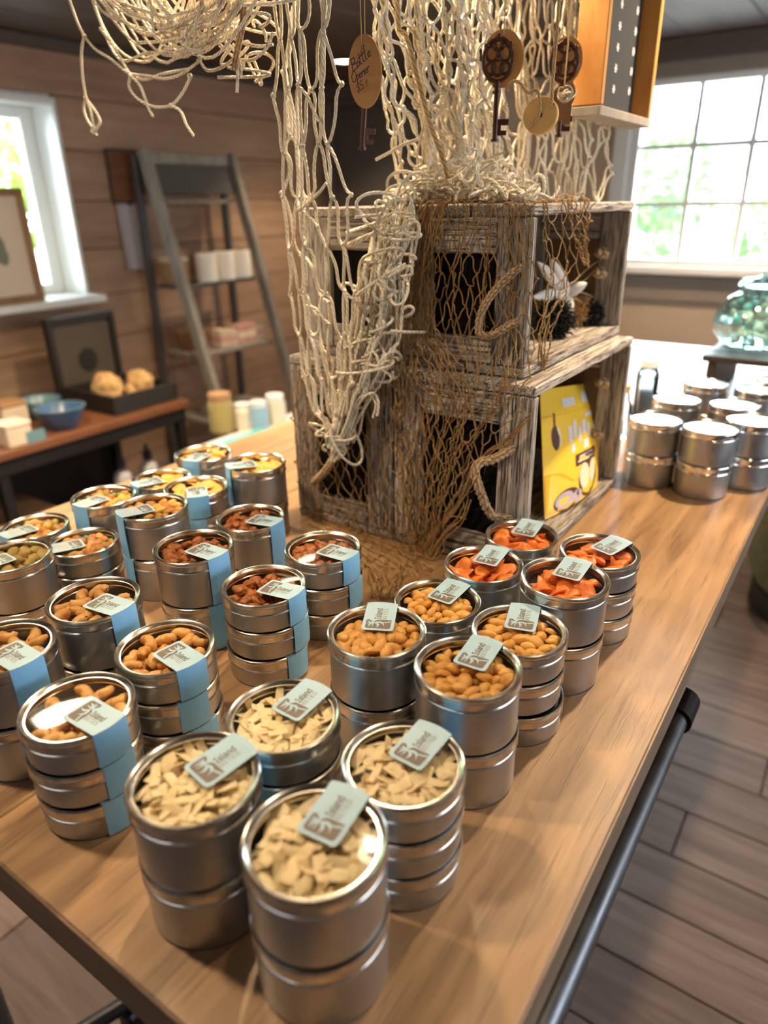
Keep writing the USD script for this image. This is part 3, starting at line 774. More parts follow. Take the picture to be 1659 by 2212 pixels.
def shape_peanut(s):
    v, f = blob(s, (0.0076, 0.0049, 0.0046), 0.10)
    if s % 3 == 0:                           # a half kernel: flat on one side
        v[:, 2] = np.maximum(v[:, 2], -0.0004 - 0.0006 * np.exp(-(v[:, 1] / 0.0016) ** 2))
    else:
        v[:, 2] -= 0.0007 * np.exp(-(v[:, 1] / 0.0009) ** 2) * np.sign(v[:, 2]) * (v[:, 2] > 0)
    v *= 1 + 0.12 * np.clip(v[:, :1] / 0.0068, -1, 1)
    return v, f


def shape_cashew(s):
    g = np.random.default_rng(s)
    a = np.linspace(-1.25, 1.25, 11)
    R = 0.0078
    p = np.stack([R * np.sin(a), R * (1 - np.cos(a)), 0.0004 * g.normal(size=11)], 1)
    r = 0.0047 * np.sqrt(np.clip(1 - (np.linspace(-1, 1, 11) * 0.985) ** 4, 0.03, 1)) * np.linspace(1.12, 0.82, 11)
    m = M().tubes(p - p.mean(0), r, 9)
    v, f = m.out()
    return v + 0.0004 * (meshkit.fbm(v * 260 + s, 2, s)[:, None] - 0.5), f


def shape_apricot(s):
    v, f = blob(s, (0.0135, 0.0085, 0.0040), 0.42, 1.5)
    v[:, 2] += 0.0022 * np.sin(v[:, 0] * 260 + s) * np.cos(v[:, 1] * 210)
    v[:, 2] += 30 * v[:, 0] ** 2 * (1 if s % 2 else -0.6)
    return v, f


def shape_chip(s, L=0.017, Wd=0.0075, th=0.0007):
    g = np.random.default_rng(s)
    x, y = np.meshgrid(np.linspace(-0.5, 0.5, 7), np.linspace(-0.5, 0.5, 4), indexing="ij")
    taper = 1 - 0.35 * np.abs(x + 0.1) * g.uniform(0.5, 1.5)
    X, Y = x * L * g.uniform(0.75, 1.15), y * Wd * taper * g.uniform(0.8, 1.2)
    Z = g.uniform(8, 26) * X ** 2 * (1 if s % 2 else -1) + g.uniform(-0.12, 0.12) * Y + 18 * Y * X * g.uniform(-1, 1)
    k = 4
    a = (np.arange(6)[:, None] * k + np.arange(3)).ravel()
    q = np.stack([a, a + k, a + k + 1, a + 1], 1)
    v = np.vstack([np.stack([X, Y, Z], -1).reshape(-1, 3), np.stack([X, Y, Z - th], -1).reshape(-1, 3)])
    rim = np.concatenate([np.arange(k), np.arange(1, 7) * k + k - 1, 6 * k + np.arange(k - 2, -1, -1), np.arange(5, 0, -1) * k])
    nx = np.roll(rim, -1)
    q = np.vstack([q, q[:, ::-1] + 28, np.stack([rim, nx, nx + 28, rim + 28], 1)])
    return v, np.vstack([q[:, :3], q[:, [0, 2, 3]]])


def shape_spiced(s):
    return blob(s, (0.0086, 0.0066, 0.0056), 0.55, 2.6)


def shape_disc(s):
    g = np.random.default_rng(s)
    v, f = blob(s, (0.0105, 0.0095, 0.0011), 0.10)
    v[:, 2] += 0.0022 * np.sin(v[:, 0] * 180 + s) + 9 * v[:, 1] ** 2
    return v, f


def shape_cube(s):
    return blob(s, (0.0075, 0.0062, 0.0055), 0.35, 1.2)


FOODS = {   # food: [(name, shape, material, count)], drop below the lid, mound, layer thickness, category
    "peanut": ([("peanut", shape_peanut, "peanut_skin", 40)], 0.0125, 0.003, 0.006, "peanut", "roasted peanut"),
    "cashew": ([("cashew", shape_cashew, "cashew_skin", 17)], 0.0115, 0.003, 0.008, "cashew", "roasted cashew"),
    "apricot": ([("dried_apricot", shape_apricot, "apricot_flesh", 13)], 0.0125, 0.003, 0.008, "dried fruit", "orange dried apricot piece"),
    "coconut": ([("coconut_chip", shape_chip, "coconut_flesh", 62)], 0.0095, 0.0045, 0.006, "coconut chip", "cream coconut chip"),
    "spiced": ([("spiced_nut", shape_spiced, "spiced_nut_crust", 19)], 0.0130, 0.003, 0.007, "nut", "crusty brown spiced nut"),
    "ginger": ([("ginger_piece", shape_cube, "ginger_flesh", 18)], 0.0110, 0.002, 0.006, "candy", "yellow candied ginger piece"),
    "mix": ([("snack_cracker", lambda s: blob(s, (0.0062, 0.005, 0.0046), 0.3), "cracker_crust", 16), ("green_pea", lambda s: blob(s, (0.0041, 0.0041, 0.0040), 0.15), "pea_skin", 10), ("snack_nut", shape_peanut, "plantain_flesh", 12)], 0.0105, 0.003, 0.006, "snack", ""),
    "plantain": ([("plantain_chip", shape_disc, "plantain_flesh", 17)], 0.0095, 0.003, 0.005, "chip", "yellow plantain chip"),
}
KINDWORD = {"snack_cracker": "brown crunchy snack piece", "green_pea": "green pea snack", "snack_nut": "tan nut"}
shapes = {}
for key, (x, y, z, food, c, where) in tops.items():
    if food == "sealed":
        continue
    kinds, drop, mound, thick, cat, word = FOODS[food]
    g = np.random.default_rng(sum(map(ord, key)) * 13 + 5)
    total = sum(k[3] for k in kinds)
    pts = []
    for _ in range(4000):                    # spread over the opening without piling up
        p = g.uniform(-0.0335, 0.0335, 2)
        if np.hypot(*p) < 0.0325 and (not pts or min(np.hypot(*(p - q)) for q in pts) > 0.86 * math.sqrt(0.0033 / total) * (1 - _ / 5200)):
            pts.append(p)
        if len(pts) >= total:
            break
    order = np.concatenate([[k] * kinds[k][3] for k in range(len(kinds))]); g.shuffle(order)
    bed = M()
    for i, p in enumerate(pts):
        nm, fn, mt, _ = kinds[order[i]]
        s = int(g.integers(0, 7))
        if (nm, s) not in shapes:
            shapes[nm, s] = fn(s)
        v, f = shapes[nm, s]
        rr = np.hypot(*p)
        tilt = {"coconut": 0.75, "cashew": 0.5, "apricot": 0.7, "plantain": 0.55}.get(food, 0.9)
        if food == "coconut" and g.random() < 0.25:
            tilt = 1.3
        R = rand_rot(g, tilt)
        sc = g.uniform(0.85, 1.12)
        q = v @ R.T * sc
        q += [x + p[0], y + p[1], z - drop + mound * (1 - (rr / 0.033) ** 2) + g.uniform(-0.0016, 0.0016)]
        over = np.hypot(q[:, 0] - x, q[:, 1] - y).max()
        if over > 0.0372:
            q[:, :2] -= (p / max(rr, 1e-6)) * (over - 0.0372)
        hi = q[:, 2].max() - (z - 0.0045)
        if hi > 0:
            q[:, 2] -= hi
        kw = KINDWORD.get(nm, word)
        obj(nm, (q, f), mt, smooth=True, label=f"{kw} under the lid of the {where}", category=cat, group=f"{nm.replace('_', ' ')}s in the {where}")
    for i in range(int(total * 0.9)):        # the layer that shows between them
        nm, fn, mt, _ = kinds[0]
        s = int(g.integers(0, 7))
        if (nm, s) not in shapes:
            shapes[nm, s] = fn(s)
        v, f = shapes[nm, s]
        a, r = g.uniform(0, 2 * PI), 0.028 * math.sqrt(g.uniform(0, 1))
        q = v @ rand_rot(g, 0.6).T + [x + r * math.cos(a), y + r * math.sin(a), z - drop - thick + g.uniform(-0.002, 0.002)]
        bed.add(q, f)
    obj(f"{kinds[0][0]}_layer", bed, kinds[0][2], smooth=True, label=f"lower layer of {WORDS[food]} inside the {where}", category=WORDS[food], kind="stuff")

# ------------------------------------------------------------------ the crates
def rope(m, pts, r, n=60, pitch=0.02, strands=3):
    """a laid rope: strands winding round each other"""
    c = curve(pts, n)
    T = np.gradient(c, axis=0); T /= np.linalg.norm(T, axis=1, keepdims=True)
    ref = np.array([0.3, 0.2, 0.93])
    A = np.cross(T, ref); A /= np.linalg.norm(A, axis=1, keepdims=True); B = np.cross(T, A)
    L = np.concatenate([[0], np.cumsum(np.linalg.norm(np.diff(c, axis=0), axis=1))])
    P = []
    for k in range(strands):
        ph = 2 * PI * (L / pitch + k / strands)
        P.append(c + r * 0.5 * (A * np.cos(ph)[:, None] + B * np.sin(ph)[:, None]))
    return m.tubes(np.array(P), r * 0.58, 7, pitch * 0.4)


def fuzz(m, pts, r, n, g, length=0.007, rad=0.00012):
    c = curve(pts, 80)
    i = g.integers(0, 80, n)
    d = g.normal(size=(n, 3)); d /= np.linalg.norm(d, axis=1, keepdims=True)
    e = d + 0.8 * g.normal(size=(n, 3))
    a = c[i] + d * r * 0.8
    P = np.stack([a, a + d * length * 0.4, a + d * length * 0.5 + e * length * 0.25, a + d * length * 0.4 + e * length * 0.5], 1)
    return m.tubes(P, rad, 3)


def crate(label, x0, x1, y0, y1, z0, z1, opens, ropes, g):
    t = thing("wooden_crate", label, "crate", "stacked weathered crates")
    th, sw, rw = 0.012, 0.041, 0.037
    B = 0.0015
    j = lambda: g.uniform(-0.0009, 0.0009)
    for (yf, yi) in ((y0, y0 + th), (y1 - th, y1)):
        near = yf == y0
        zt, zb_ = z1 - 0.0125, z0 + 0.0125
        obj("stile", M().span((x0, yf + j(), zb_), (x0 + sw, yi, zt), B), "crate_wood_z", t)
        obj("stile", M().span((x1 - sw, yf + j(), zb_), (x1, yi, zt), B), "crate_wood_z", t)
        obj("rail", M().span((x0 + sw + 0.0006, yf + 0.001 + j(), zt - rw), (x1 - sw - 0.0006, yi, zt), B), "crate_wood_x", t)
        obj("rail", M().span((x0 + sw + 0.0006, yf + 0.001 + j(), zb_), (x1 - sw - 0.0006, yi, zb_ + rw * 0.8), B), "crate_wood_x", t)
        if near:
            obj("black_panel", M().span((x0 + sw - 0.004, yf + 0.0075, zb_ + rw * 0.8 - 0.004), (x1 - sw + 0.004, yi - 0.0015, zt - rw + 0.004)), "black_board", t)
        else:
            obj("end_board", M().span((x0 + sw - 0.004, yf + 0.002, zb_ + rw * 0.8 - 0.004), (x1 - sw + 0.004, yi - 0.003, zt - rw + 0.004)), "crate_back_wood", t)
            for zz in (zb_ + 0.075, zt - 0.055):
                xx = x1 - 0.030 if opens > 0 else x0 + 0.030
                obj("rope_knot", M().tubes(curve([(xx - 0.004, yf - 0.002, zz), (xx, yf - 0.013, zz + 0.004), (xx + 0.006, yf - 0.010, zz - 0.004), (xx - 0.006, yf - 0.016, zz - 0.002), (xx, yf - 0.020, zz + 0.002)], 14), 0.0048, 7), "jute_rope", t, smooth=True, uv=True)
    xm = (x0 + x1) / 2 + 0.008
    for zz, tag_ in ((z1 - 0.012, "top_plank"), (z0, "bottom_plank")):
        for a, b in ((x0, xm - 0.001), (xm + 0.001, x1)):
            obj(tag_, M().span((a, y0 + 0.0005 + j(), zz + 0.0004), (b, y1 + j(), zz + 0.0116 + j() * 0.3), B), "crate_wood_y", t)
    xb0, xb1 = (x0 - 0.0, x0 + 0.009) if opens > 0 else (x1 - 0.009, x1)
    n = 3
    for k in range(n):
        za, zc_ = z0 + 0.0125 + (z1 - z0 - 0.025) * k / n, z0 + 0.0125 + (z1 - z0 - 0.025) * (k + 1) / n
        obj("back_plank", M().span((xb0, y0 + th + 0.0005, za + 0.001), (xb1, y1 - th - 0.0005, zc_ - 0.001), B), "crate_wood_y", t)
    xi0, xi1 = (xb1, xb1 + 0.003) if opens > 0 else (xb0 - 0.003, xb0)
    inner = sg.box(y0 + 0.055, z0 + 0.045, y1 - 0.055, z1 - 0.045).buffer(-0.02).buffer(0.02)
    for k in range(3):
        w_ = (y1 - y0 - 0.11) / 3
        part = inner.intersection(sg.box(y0 + 0.055 + w_ * k + 0.0006, z0, y0 + 0.055 + w_ * (k + 1) - 0.0006, z1))
        Mx = np.array([[0, 0, 1, xi0], [1, 0, 0, 0], [0, 1, 0, 0], [0, 0, 0, 1.0]])
        obj("plywood_slat", M().poly(part, 0.003, Mx), "lit_plywood", t)
    for pts in ropes:
        rp = obj("rope_handle", rope(M(), pts, 0.0055 if z0 < CM else 0.0046), "jute_rope", t, smooth=True, uv=True)
        obj("fibres", fuzz(M(), pts, 0.0055, 60, g), "jute_rope", rp, uv=True, kind="stuff")
    return t


g = np.random.default_rng(21)
CB, CM, CT = ZT + 0.0005, ZT + 0.2355, ZT + 0.418
rp_lr = [at(1112, 968, Y=0.718), at(1096, 975, Y=0.700), at(1066, 992, Y=0.684), at(1036, 1000, Y=0.672), at(1026, 1022, Y=0.667), at(1038, 1062, Y=0.668), at(1052, 1098, Y=0.674), at(1068, 1116, Y=0.686), at(1095, 1119, Y=0.703), at(1106, 1119, Y=0.718)]
rp_ur = [at(1128, 572, Y=0.741), at(1110, 588, Y=0.729), at(1074, 622, Y=0.722), at(1050, 655, Y=0.719), at(1036, 688, Y=0.718), at(1036, 720, Y=0.718), at(1062, 724, Y=0.720), at(1098, 704, Y=0.727), at(1122, 690, Y=0.741)]
rp_ll = [at(712, 930, Y=0.718), at(722, 962, Y=0.700), at(718, 992, Y=0.690), at(700, 1020, Y=0.690), at(682, 1036, Y=0.705), at(678, 1038, Y=0.718)]
crate("lower weathered crate with the yellow pouches inside, open to the right", -0.475, -0.288, 0.710, 1.070, CB, CM, 1, [rp_lr], g)
crate("upper weathered crate holding the white starfish, open to the right", -0.478, -0.314, 0.735, 1.085, CM + 0.0005, CT, 1, [rp_ur], g)
crate("lower weathered crate behind the brown net, open to the left", -0.645, -0.4775, 0.710, 1.070, CB, CM, -1, [rp_ll], g)
crate("upper weathered crate behind the hanging white net, open to the left", -0.628, -0.481, 0.735, 1.085, CM + 0.0005, CT, -1, [], g)

# ------------------------------------------------------------------ in the crates
plain("pouch_yellow", (0.88, 0.58, 0.045), 0.32, specular_ior_level=0.6)
plain("pouch_amber", (0.84, 0.42, 0.015), 0.32)
plain("choc_brown", (0.075, 0.03, 0.02), 0.45)
plain("cream_print", (0.80, 0.70, 0.50), 0.45)
plain("berry_print", (0.50, 0.40, 0.46), 0.45)


def pouch(label, bl, br, tl, tr, thick):
    """a stand-up pouch: corners bottom left/right, top left/right seen from its front"""
    bl, br, tl, tr = (np.asarray(p, float) for p in (bl, br, tl, tr))
    nrm = np.cross(br - bl, tl - bl); nrm /= np.linalg.norm(nrm)
    if nrm @ (CAM - bl) < 0:
        nrm = -nrm
    n, k = 15, 11
    V, U = np.meshgrid(np.linspace(0, 1, n), np.linspace(0, 1, k), indexing="ij")

    def P(U, V, s, lift=0.0):
        U, V = np.asarray(U, float)[..., None], np.asarray(V, float)[..., None]
        base = (bl * (1 - U) + br * U) * (1 - V) + (tl * (1 - U) + tr * U) * V
        puff = thick * np.clip(np.sin(PI * np.clip(U, 0, 1)), 0, 1) ** 0.7 * np.clip(1.12 - V, 0, 1) ** 0.8 * np.clip((0.93 - V) * 8, 0, 1)
        return base + nrm * (s * (puff + 0.0005) + lift)
    f = P(U, V, 1); b = P(U, V, -0.6)
    i, j = np.meshgrid(np.arange(n - 1), np.arange(k - 1), indexing="ij")
    a = i * k + j
    q = np.stack([a, a + 1, a + k + 1, a + k], -1).reshape(-1, 4)
    rim = np.concatenate([np.arange(k), np.arange(1, n) * k + k - 1, (n - 1) * k + np.arange(k - 2, -1, -1), np.arange(n - 2, 0, -1) * k])
    nx = np.roll(rim, -1)
    Q = np.vstack([q, q[:, ::-1] + n * k, np.stack([rim, rim + n * k, nx + n * k, nx], 1)])
    t = thing("snack_pouch", label, "pouch", "yellow snack pouches in the crate")
    obj("bag", (np.vstack([f.reshape(-1, 3), b.reshape(-1, 3)]), np.vstack([Q[:, :3], Q[:, [0, 2, 3]]])), "pouch_yellow", t, smooth=50)

    def dec(name, shape, m_):
        mm = M()
        for gg in getattr(shape, "geoms", [shape]):
            gg = gg.segmentize(0.06)
            v, ff = trimesh.creation.triangulate_polygon(gg, engine="earcut")
            for lift in (0.0004,):
                mm.add(P(v[:, 0], v[:, 1], 1, lift), ff)
        obj(name, mm, m_, t)
    el = lambda x, y, a, b, r=0: affinity.rotate(affinity.scale(sg.Point(x, y).buffer(1, 12), a, b), r)
    dec("zip_line", sg.box(0.01, 0.775, 0.99, 0.79), "pouch_amber")
    dec("amber_wave", sg.Polygon([(0.01, 0.02), (0.99, 0.02), (0.99, 0.42), (0.85, 0.36), (0.6, 0.2), (0.42, 0.2), (0.22, 0.31), (0.01, 0.34)]), "pouch_amber")
    dec("brown_badge", sg.box(0.46, 0.30, 0.86, 0.40), "choc_brown")
    dec("badge_text", unary_union([sg.box(0.53, 0.365, 0.79, 0.378), sg.box(0.50, 0.325, 0.82, 0.340)]), "white_print")
    dec("white_lettering", unary_union([sg.box(0.36, 0.52, 0.42, 0.66), sg.box(0.44, 0.55, 0.50, 0.70), sg.box(0.53, 0.5, 0.58, 0.63), sg.box(0.60, 0.56, 0.67, 0.68), sg.box(0.70, 0.52, 0.75, 0.64), sg.box(0.40, 0.43, 0.46, 0.5), sg.box(0.62, 0.42, 0.72, 0.5), sg.box(0.83, 0.55, 0.90, 0.67),
                                        sg.box(0.66, 0.70, 0.80, 0.74), sg.box(0.62, 0.83, 0.86, 0.93), sg.box(0.80, 0.74, 0.92, 0.81), sg.box(0.3, 0.83, 0.5, 0.90)]), "white_print")
    dec("spoon_picture", unary_union([el(0.17, 0.60, 0.055, 0.10, 8), sg.box(0.15, 0.68, 0.175, 0.80)]), "choc_brown")
    dec("spoon_filling", el(0.205, 0.60, 0.045, 0.085, 8), "cream_print")
    dec("coconut_picture", unary_union([el(0.30, 0.075, 0.20, 0.085), el(0.70, 0.16, 0.20, 0.16)]), "choc_brown")
    dec("coconut_flesh_picture", unary_union([el(0.62, 0.19, 0.10, 0.11, 14), el(0.80, 0.20, 0.07, 0.10, -8)]), "cream_print")
    dec("berry_picture", unary_union([el(0.26, 0.085, 0.14, 0.06), el(0.47, 0.06, 0.09, 0.05)]), "berry_print")
    return t


FZ = CB + 0.0125
fbl, fbr = at(1192, 1130, Z=FZ), at(1308, 1052, Z=FZ)
pouch("front yellow snack pouch with brown badge standing in the lower crate", fbl + [-0.012, 0.004, 0.001], fbr + [-0.014, 0, 0.001], at(1166, 842, X=-0.356), at(1297, 824, X=-0.352), 0.010)
pouch("rear yellow snack pouch half hidden behind the crate's front post", [-0.405, 0.752, FZ + 0.001], [-0.352, 0.862, FZ + 0.001], [-0.440, 0.745, FZ + 0.172], [-0.398, 0.860, FZ + 0.176], 0.008)

plain("starfish_white", (0.74, 0.71, 0.66), 0.75)
t = thing("starfish_ornament", "white starfish-like ornament tied with brown twine in the upper crate", "ornament")
sc = at(1222, 632, X=-0.372)
armv = [at(1162, 566, X=-0.360), at(1192, 560, X=-0.352), at(1268, 612, X=-0.345), at(1232, 694, X=-0.372), at(1150, 642, X=-0.375), at(1205, 690, X=-0.39)]
for e in armv:
    obj("arm", M().tubes(curve([sc, sc * 0.6 + e * 0.4, sc * 0.25 + e * 0.75, e], 10), np.array([0.0055, 0.0075, 0.0086, 0.0090, 0.0088, 0.0082, 0.0072, 0.0058, 0.0038, 0.0012]), 10), "starfish_white", t, smooth=True)
gg = np.random.default_rng(3)
m = M()
for k in range(9):
    a = gg.uniform(0, 2 * PI, 3)
    pts = [sc + 0.012 * np.array([math.cos(p_ + s_), math.sin(p_ * 1.3 + s_), math.sin(p_ + s_ * 2)]) for s_, p_ in zip((0, 1.4, 2.9, 4.2), (a[0], a[0], a[1], a[2]))]
    m.tubes(curve(pts, 14), 0.0009, 5)
for e in (at(1300, 560, X=-0.352), at(1292, 650, X=-0.352)):
    m.tubes(curve([sc, sc * 0.5 + e * 0.5 + [0, 0, 0.006], e, sc * 0.4 + e * 0.6 - [0, 0, 0.008], sc], 20), 0.0009, 5)
obj("twine", m, "tan_cord", t, smooth=True, uv=True)
plain("wool_black", (0.012, 0.011, 0.012), 0.95)
plain("wool_tan", (0.62, 0.40, 0.17), 0.95)
PB = CM + 0.013
for nm_, lab_, c, r, mt in (("pompom", "large black wool pompom in front of the starfish ornament", at(1196, 730, X=-0.362), 0.0215, "wool_black"), ("pompom", "tan wool pompom under the starfish's lower arms", at(1188, 700, X=-0.392), 0.018, "wool_tan"),
                            ("pompom", "tan wool pompom between the two black ones", at(1243, 715, X=-0.372), 0.0185, "wool_tan"), ("pompom", "small black wool pompom at the right end of the row", at(1270, 718, X=-0.355), 0.0155, "wool_black")):
    c = np.array(c); c[2] = PB + r * 0.98 + (0.016 if c[0] < -0.39 else 0)
    t = thing(nm_, lab_, "pompom", "wool pompoms in the upper crate")
    v, f = blob(5, (r * 0.82,) * 3, 0.12, 3.0)
    obj("core", (v + c, f), mt, t, smooth=True)
    n = 1500
    d = gg.normal(size=(n, 3)); d /= np.linalg.norm(d, axis=1, keepdims=True)
    e = gg.normal(size=(n, 3)) * 0.25
    P = np.stack([c + d * r * 0.7, c + (d + e * 0.4) * r * 0.9, c + (d + e) * r * 1.04], 1)
    obj("yarn", M().tubes(P, 0.0006, 3), mt, t, kind="stuff")

# ------------------------------------------------------------------ the nets
def resample(p, n):
    p = np.asarray(p, float)
    L = np.concatenate([[0], np.cumsum(np.linalg.norm(np.diff(p, axis=0), axis=1))])
    s = np.linspace(0, L[-1], n)
    return np.stack([np.interp(s, L, p[:, k]) for k in range(3)], 1)


def strands_between(A, B, g, lateral=0.55, wob=0.0012, n=9, droop=0.0):
    D = B - A
    dn = np.array([0, 0, 1.0])
    vert = (D @ dn)[:, None] * dn
    hor = D - vert
    k = (lateral * g.uniform(0.6, 1.25, (len(A), 1)))
    C1, C2 = A + hor * k + vert * 0.16, B - hor * k - vert * 0.16
    ln = np.linalg.norm(D, axis=1)[:, None]
    C1 = C1 + g.normal(size=A.shape) * wob * 1.6; C2 = C2 + g.normal(size=A.shape) * wob * 1.6
    C1[:, 2] -= droop * ln[:, 0]; C2[:, 2] -= droop * ln[:, 0]
    t = np.linspace(0, 1, n)[None, :, None]
    P = (1 - t) ** 3 * A[:, None] + 3 * (1 - t) ** 2 * t * C1[:, None] + 3 * (1 - t) * t ** 2 * C2[:, None] + t ** 3 * B[:, None]
    w = g.normal(size=(len(A), 2, 3)) * wob * 0.5
    return P + np.sin(PI * 2 * t) * w[:, :1] + np.sin(PI * 3 * t) * w[:, 1:]


def sheet_net(Lp, Rp, rows, cols, g, jit=0.004, bunch=0.6, fold=0.01, fdir=(0, -1, 0), nf=2.0, wob=0.0012, lateral=0.55, skip=0.0, push=None, droop=0.0, lean=1.0):
    """a knotted diamond mesh stretched between two edge lines, with bunched columns and folds"""
    Lq, Rq = resample(Lp, rows + 1), resample(Rp, rows + 1)
    w = g.uniform(1 - bunch, 1 + bunch, cols * 2 + 1)
    cum = np.concatenate([[0], np.cumsum(w)]); cum /= cum[-1]
    K = {}
    ph = g.uniform(0, 6)
    for i in range(rows + 1):
        for j in range(cols + 1 - (i % 2)):
            u = np.interp(2 * j + (i % 2), np.arange(len(cum)), cum) if 2 * j + (i % 2) < len(cum) else 1.0
            u = float(np.clip(u + 0.25 / cols * math.sin(i * 0.9 + j * 1.7 + ph), 0, 1))
            u = u ** lean
            p = Lq[i] * (1 - u) + Rq[i] * u
            p = p + np.array(fdir) * fold * (math.sin(2 * PI * nf * u + ph + i * 0.15) + 0.5 * math.sin(2 * PI * nf * 2.3 * u + i * 0.3))
            edge = 0.4 if i in (0, rows) else 1.0
            p = p + g.normal(size=3) * jit * np.array([1, 0.6, 1]) * edge
            K[i, j] = push(p) if push else p
    A, B = [], []
    for (i, j), p in K.items():
        for jj in ((j - 1, j) if i % 2 == 0 else (j, j + 1)):
            if (i + 1, jj) in K and g.random() >= skip:
                A.append(p); B.append(K[i + 1, jj])
    S = strands_between(np.array(A), np.array(B), g, lateral, wob, droop=droop)
    if push:
        S = np.array([[push(q) for q in s] for s in S])
    return S, np.array(list(K.values()))


def knot_tubes(m, pts, r, g):
    n = len(pts)
    d = g.normal(size=(n, 3)) * [1, 1, 0.6]; d /= np.linalg.norm(d, axis=1, keepdims=True)
    s = np.array([-1.25, -0.85, -0.3, 0.3, 0.85, 1.25])
    P = pts[:, None] + d[:, None] * s[None, :, None] * r * 1.05
    rad = r * np.array([0.5, 1.35, 1.75, 1.7, 1.3, 0.5])
    return m.tubes(P, np.broadcast_to(rad, (n, 6)), 6, r * 2.2)


def loose(g, c, size, n, r_pts=20):
    """stray loops of cord lying around a point"""
    out = []
    for _ in range(n):
        p = np.array(c) + g.normal(size=3) * np.array(size)
        a, b = g.normal(size=(2, 3)); a[2] *= 0.6; b[2] *= 0.6
        s = g.uniform(0.009, 0.026)
        th_ = np.linspace(0, g.uniform(4.2, 6.3), r_pts)
        a /= np.linalg.norm(a); b /= np.linalg.norm(b)
        out.append(p + s * (np.cos(th_)[:, None] * a + np.sin(th_ * g.uniform(0.7, 1.2))[:, None] * b) + np.linspace(0, 1, r_pts)[:, None] * g.normal(size=3) * 0.007)
    return np.array(out)


def px(pts, Y):
    """edge line traced through the place at depth Y (one value, or one for each point)"""
    Ys = np.broadcast_to(Y, len(pts))
    return np.array([at(x, y, Y=yy) for (x, y), yy in zip(pts, Ys)])


def from_ceiling(line, z=ZC - 0.002, drift=(0, 0)):
    top = line[0].copy(); top[2] = z; top[:2] += drift
    mid = (top + line[0]) / 2
    return np.vstack([top, mid, line])


g = np.random.default_rng(5)
RC = 0.00185
net = thing("white_fishing_net", "white cotton fishing net hanging from the ceiling and heaped over the crates", "fishing net")
all_knots = []


def net_part(name, S, r=RC, sides=6, mt="cotton_cord"):
    obj(name, M().tubes(S, r, sides, r * 3.6), mt, net, smooth=True, uv=True, kind="stuff")


# the long panel that hangs down in front of the crates and comes to a knotted tip
L1 = from_ceiling(px([(585, 0), (588, 150), (592, 290), (600, 400), (603, 500), (612, 600), (624, 700), (642, 790), (672, 880), (690, 930), (724, 972)], 0.662))
R1 = from_ceiling(px([(778, 0), (776, 150), (770, 290), (772, 400), (790, 500), (800, 600), (806, 700), (800, 790), (785, 860), (762, 925), (740, 972)], [0.665] * 5 + [0.672] * 6))
S, K = sheet_net(L1, R1, 18, 5, g, 0.0022, 0.6, 0.004, wob=0.0009, lateral=0.95, droop=0.03, lean=1.3)
net_part("hanging_panel", S); all_knots.append(K)
# a second fold of it, narrower, hanging behind the first
L1b = from_ceiling(px([(596, 0), (600, 200), (604, 380), (640, 560), (668, 700), (690, 820), (706, 900), (726, 975)], 0.674))
R1b = from_ceiling(px([(660, 0), (668, 200), (690, 380), (716, 560), (730, 700), (742, 820), (746, 900), (738, 975)], 0.676))
S, K = sheet_net(L1b, R1b, 15, 1, g, 0.003, 0.5, 0.004, wob=0.0014, lateral=0.8)
net_part("hanging_panel", S); all_knots.append(K)
# the thick bundle from the crate top down to the same tip
L2 = px([(835, 425), (806, 470), (782, 560), (765, 660), (745, 770), (728, 870), (724, 965)], [0.80, 0.72, 0.695, 0.690, 0.686, 0.682, 0.676])
R2 = px([(925, 405), (902, 455), (885, 540), (866, 650), (838, 760), (790, 870), (748, 955)], [0.80, 0.718, 0.692, 0.686, 0.682, 0.678, 0.674])
S, K = sheet_net(L2, R2, 5, 11, g, 0.0040, 0.6, 0.010, nf=3, wob=0.0013, lateral=0.35)
net_part("bundle", S); all_knots.append(K)
S, K = sheet_net(L2 + [0, 0.006, 0], R2 + [0.004, 0.005, 0], 5, 8, g, 0.005, 0.6, 0.008, nf=2, wob=0.0018, lateral=0.5)
net_part("bundle", S); all_knots.append(K)
# the wide middle fall, two layers, closing in on the heap
L3 = from_ceiling(px([(782, 0), (792, 90), (815, 190), (835, 290), (850, 380), (862, 425)], [0.74, 0.75, 0.77, 0.79, 0.81, 0.82]))
R3 = from_ceiling(px([(1052, 0), (1052, 100), (1050, 200), (1058, 290), (1066, 370), (1064, 420)], [0.86, 0.86, 0.86, 0.86, 0.86, 0.86]))
for k in range(3):
    S, K = sheet_net(L3 + [0.010 * k, 0.022 * k, 0], R3 + [0.004 * k, 0.03 * k, 0], 17 + k, 9 - k, g, 0.0050, 0.75, 0.013, nf=3, wob=0.0022, lateral=0.85)
    net_part("middle_fall", S); all_knots.append(K)
# the farther fall on the right, open meshes
L4 = from_ceiling(px([(985, 0), (985, 110), (990, 220), (1000, 320), (1010, 425)], [0.90, 0.91, 0.92, 0.94, 0.95]))
R4 = from_ceiling(px([(1300, 0), (1305, 110), (1315, 220), (1322, 320), (1305, 432)], [1.12, 1.12, 1.12, 1.12, 1.10]))
for k in range(2):
    S, K = sheet_net(L4 + [0, 0.02 * k, 0], R4 + [0, 0.02 * k, 0], 13 + 2 * k, 12 - 3 * k, g, 0.0048, 0.65, 0.012, nf=3, wob=0.0016, lateral=0.8)
    net_part("right_fall", S, RC * 0.95); all_knots.append(K)
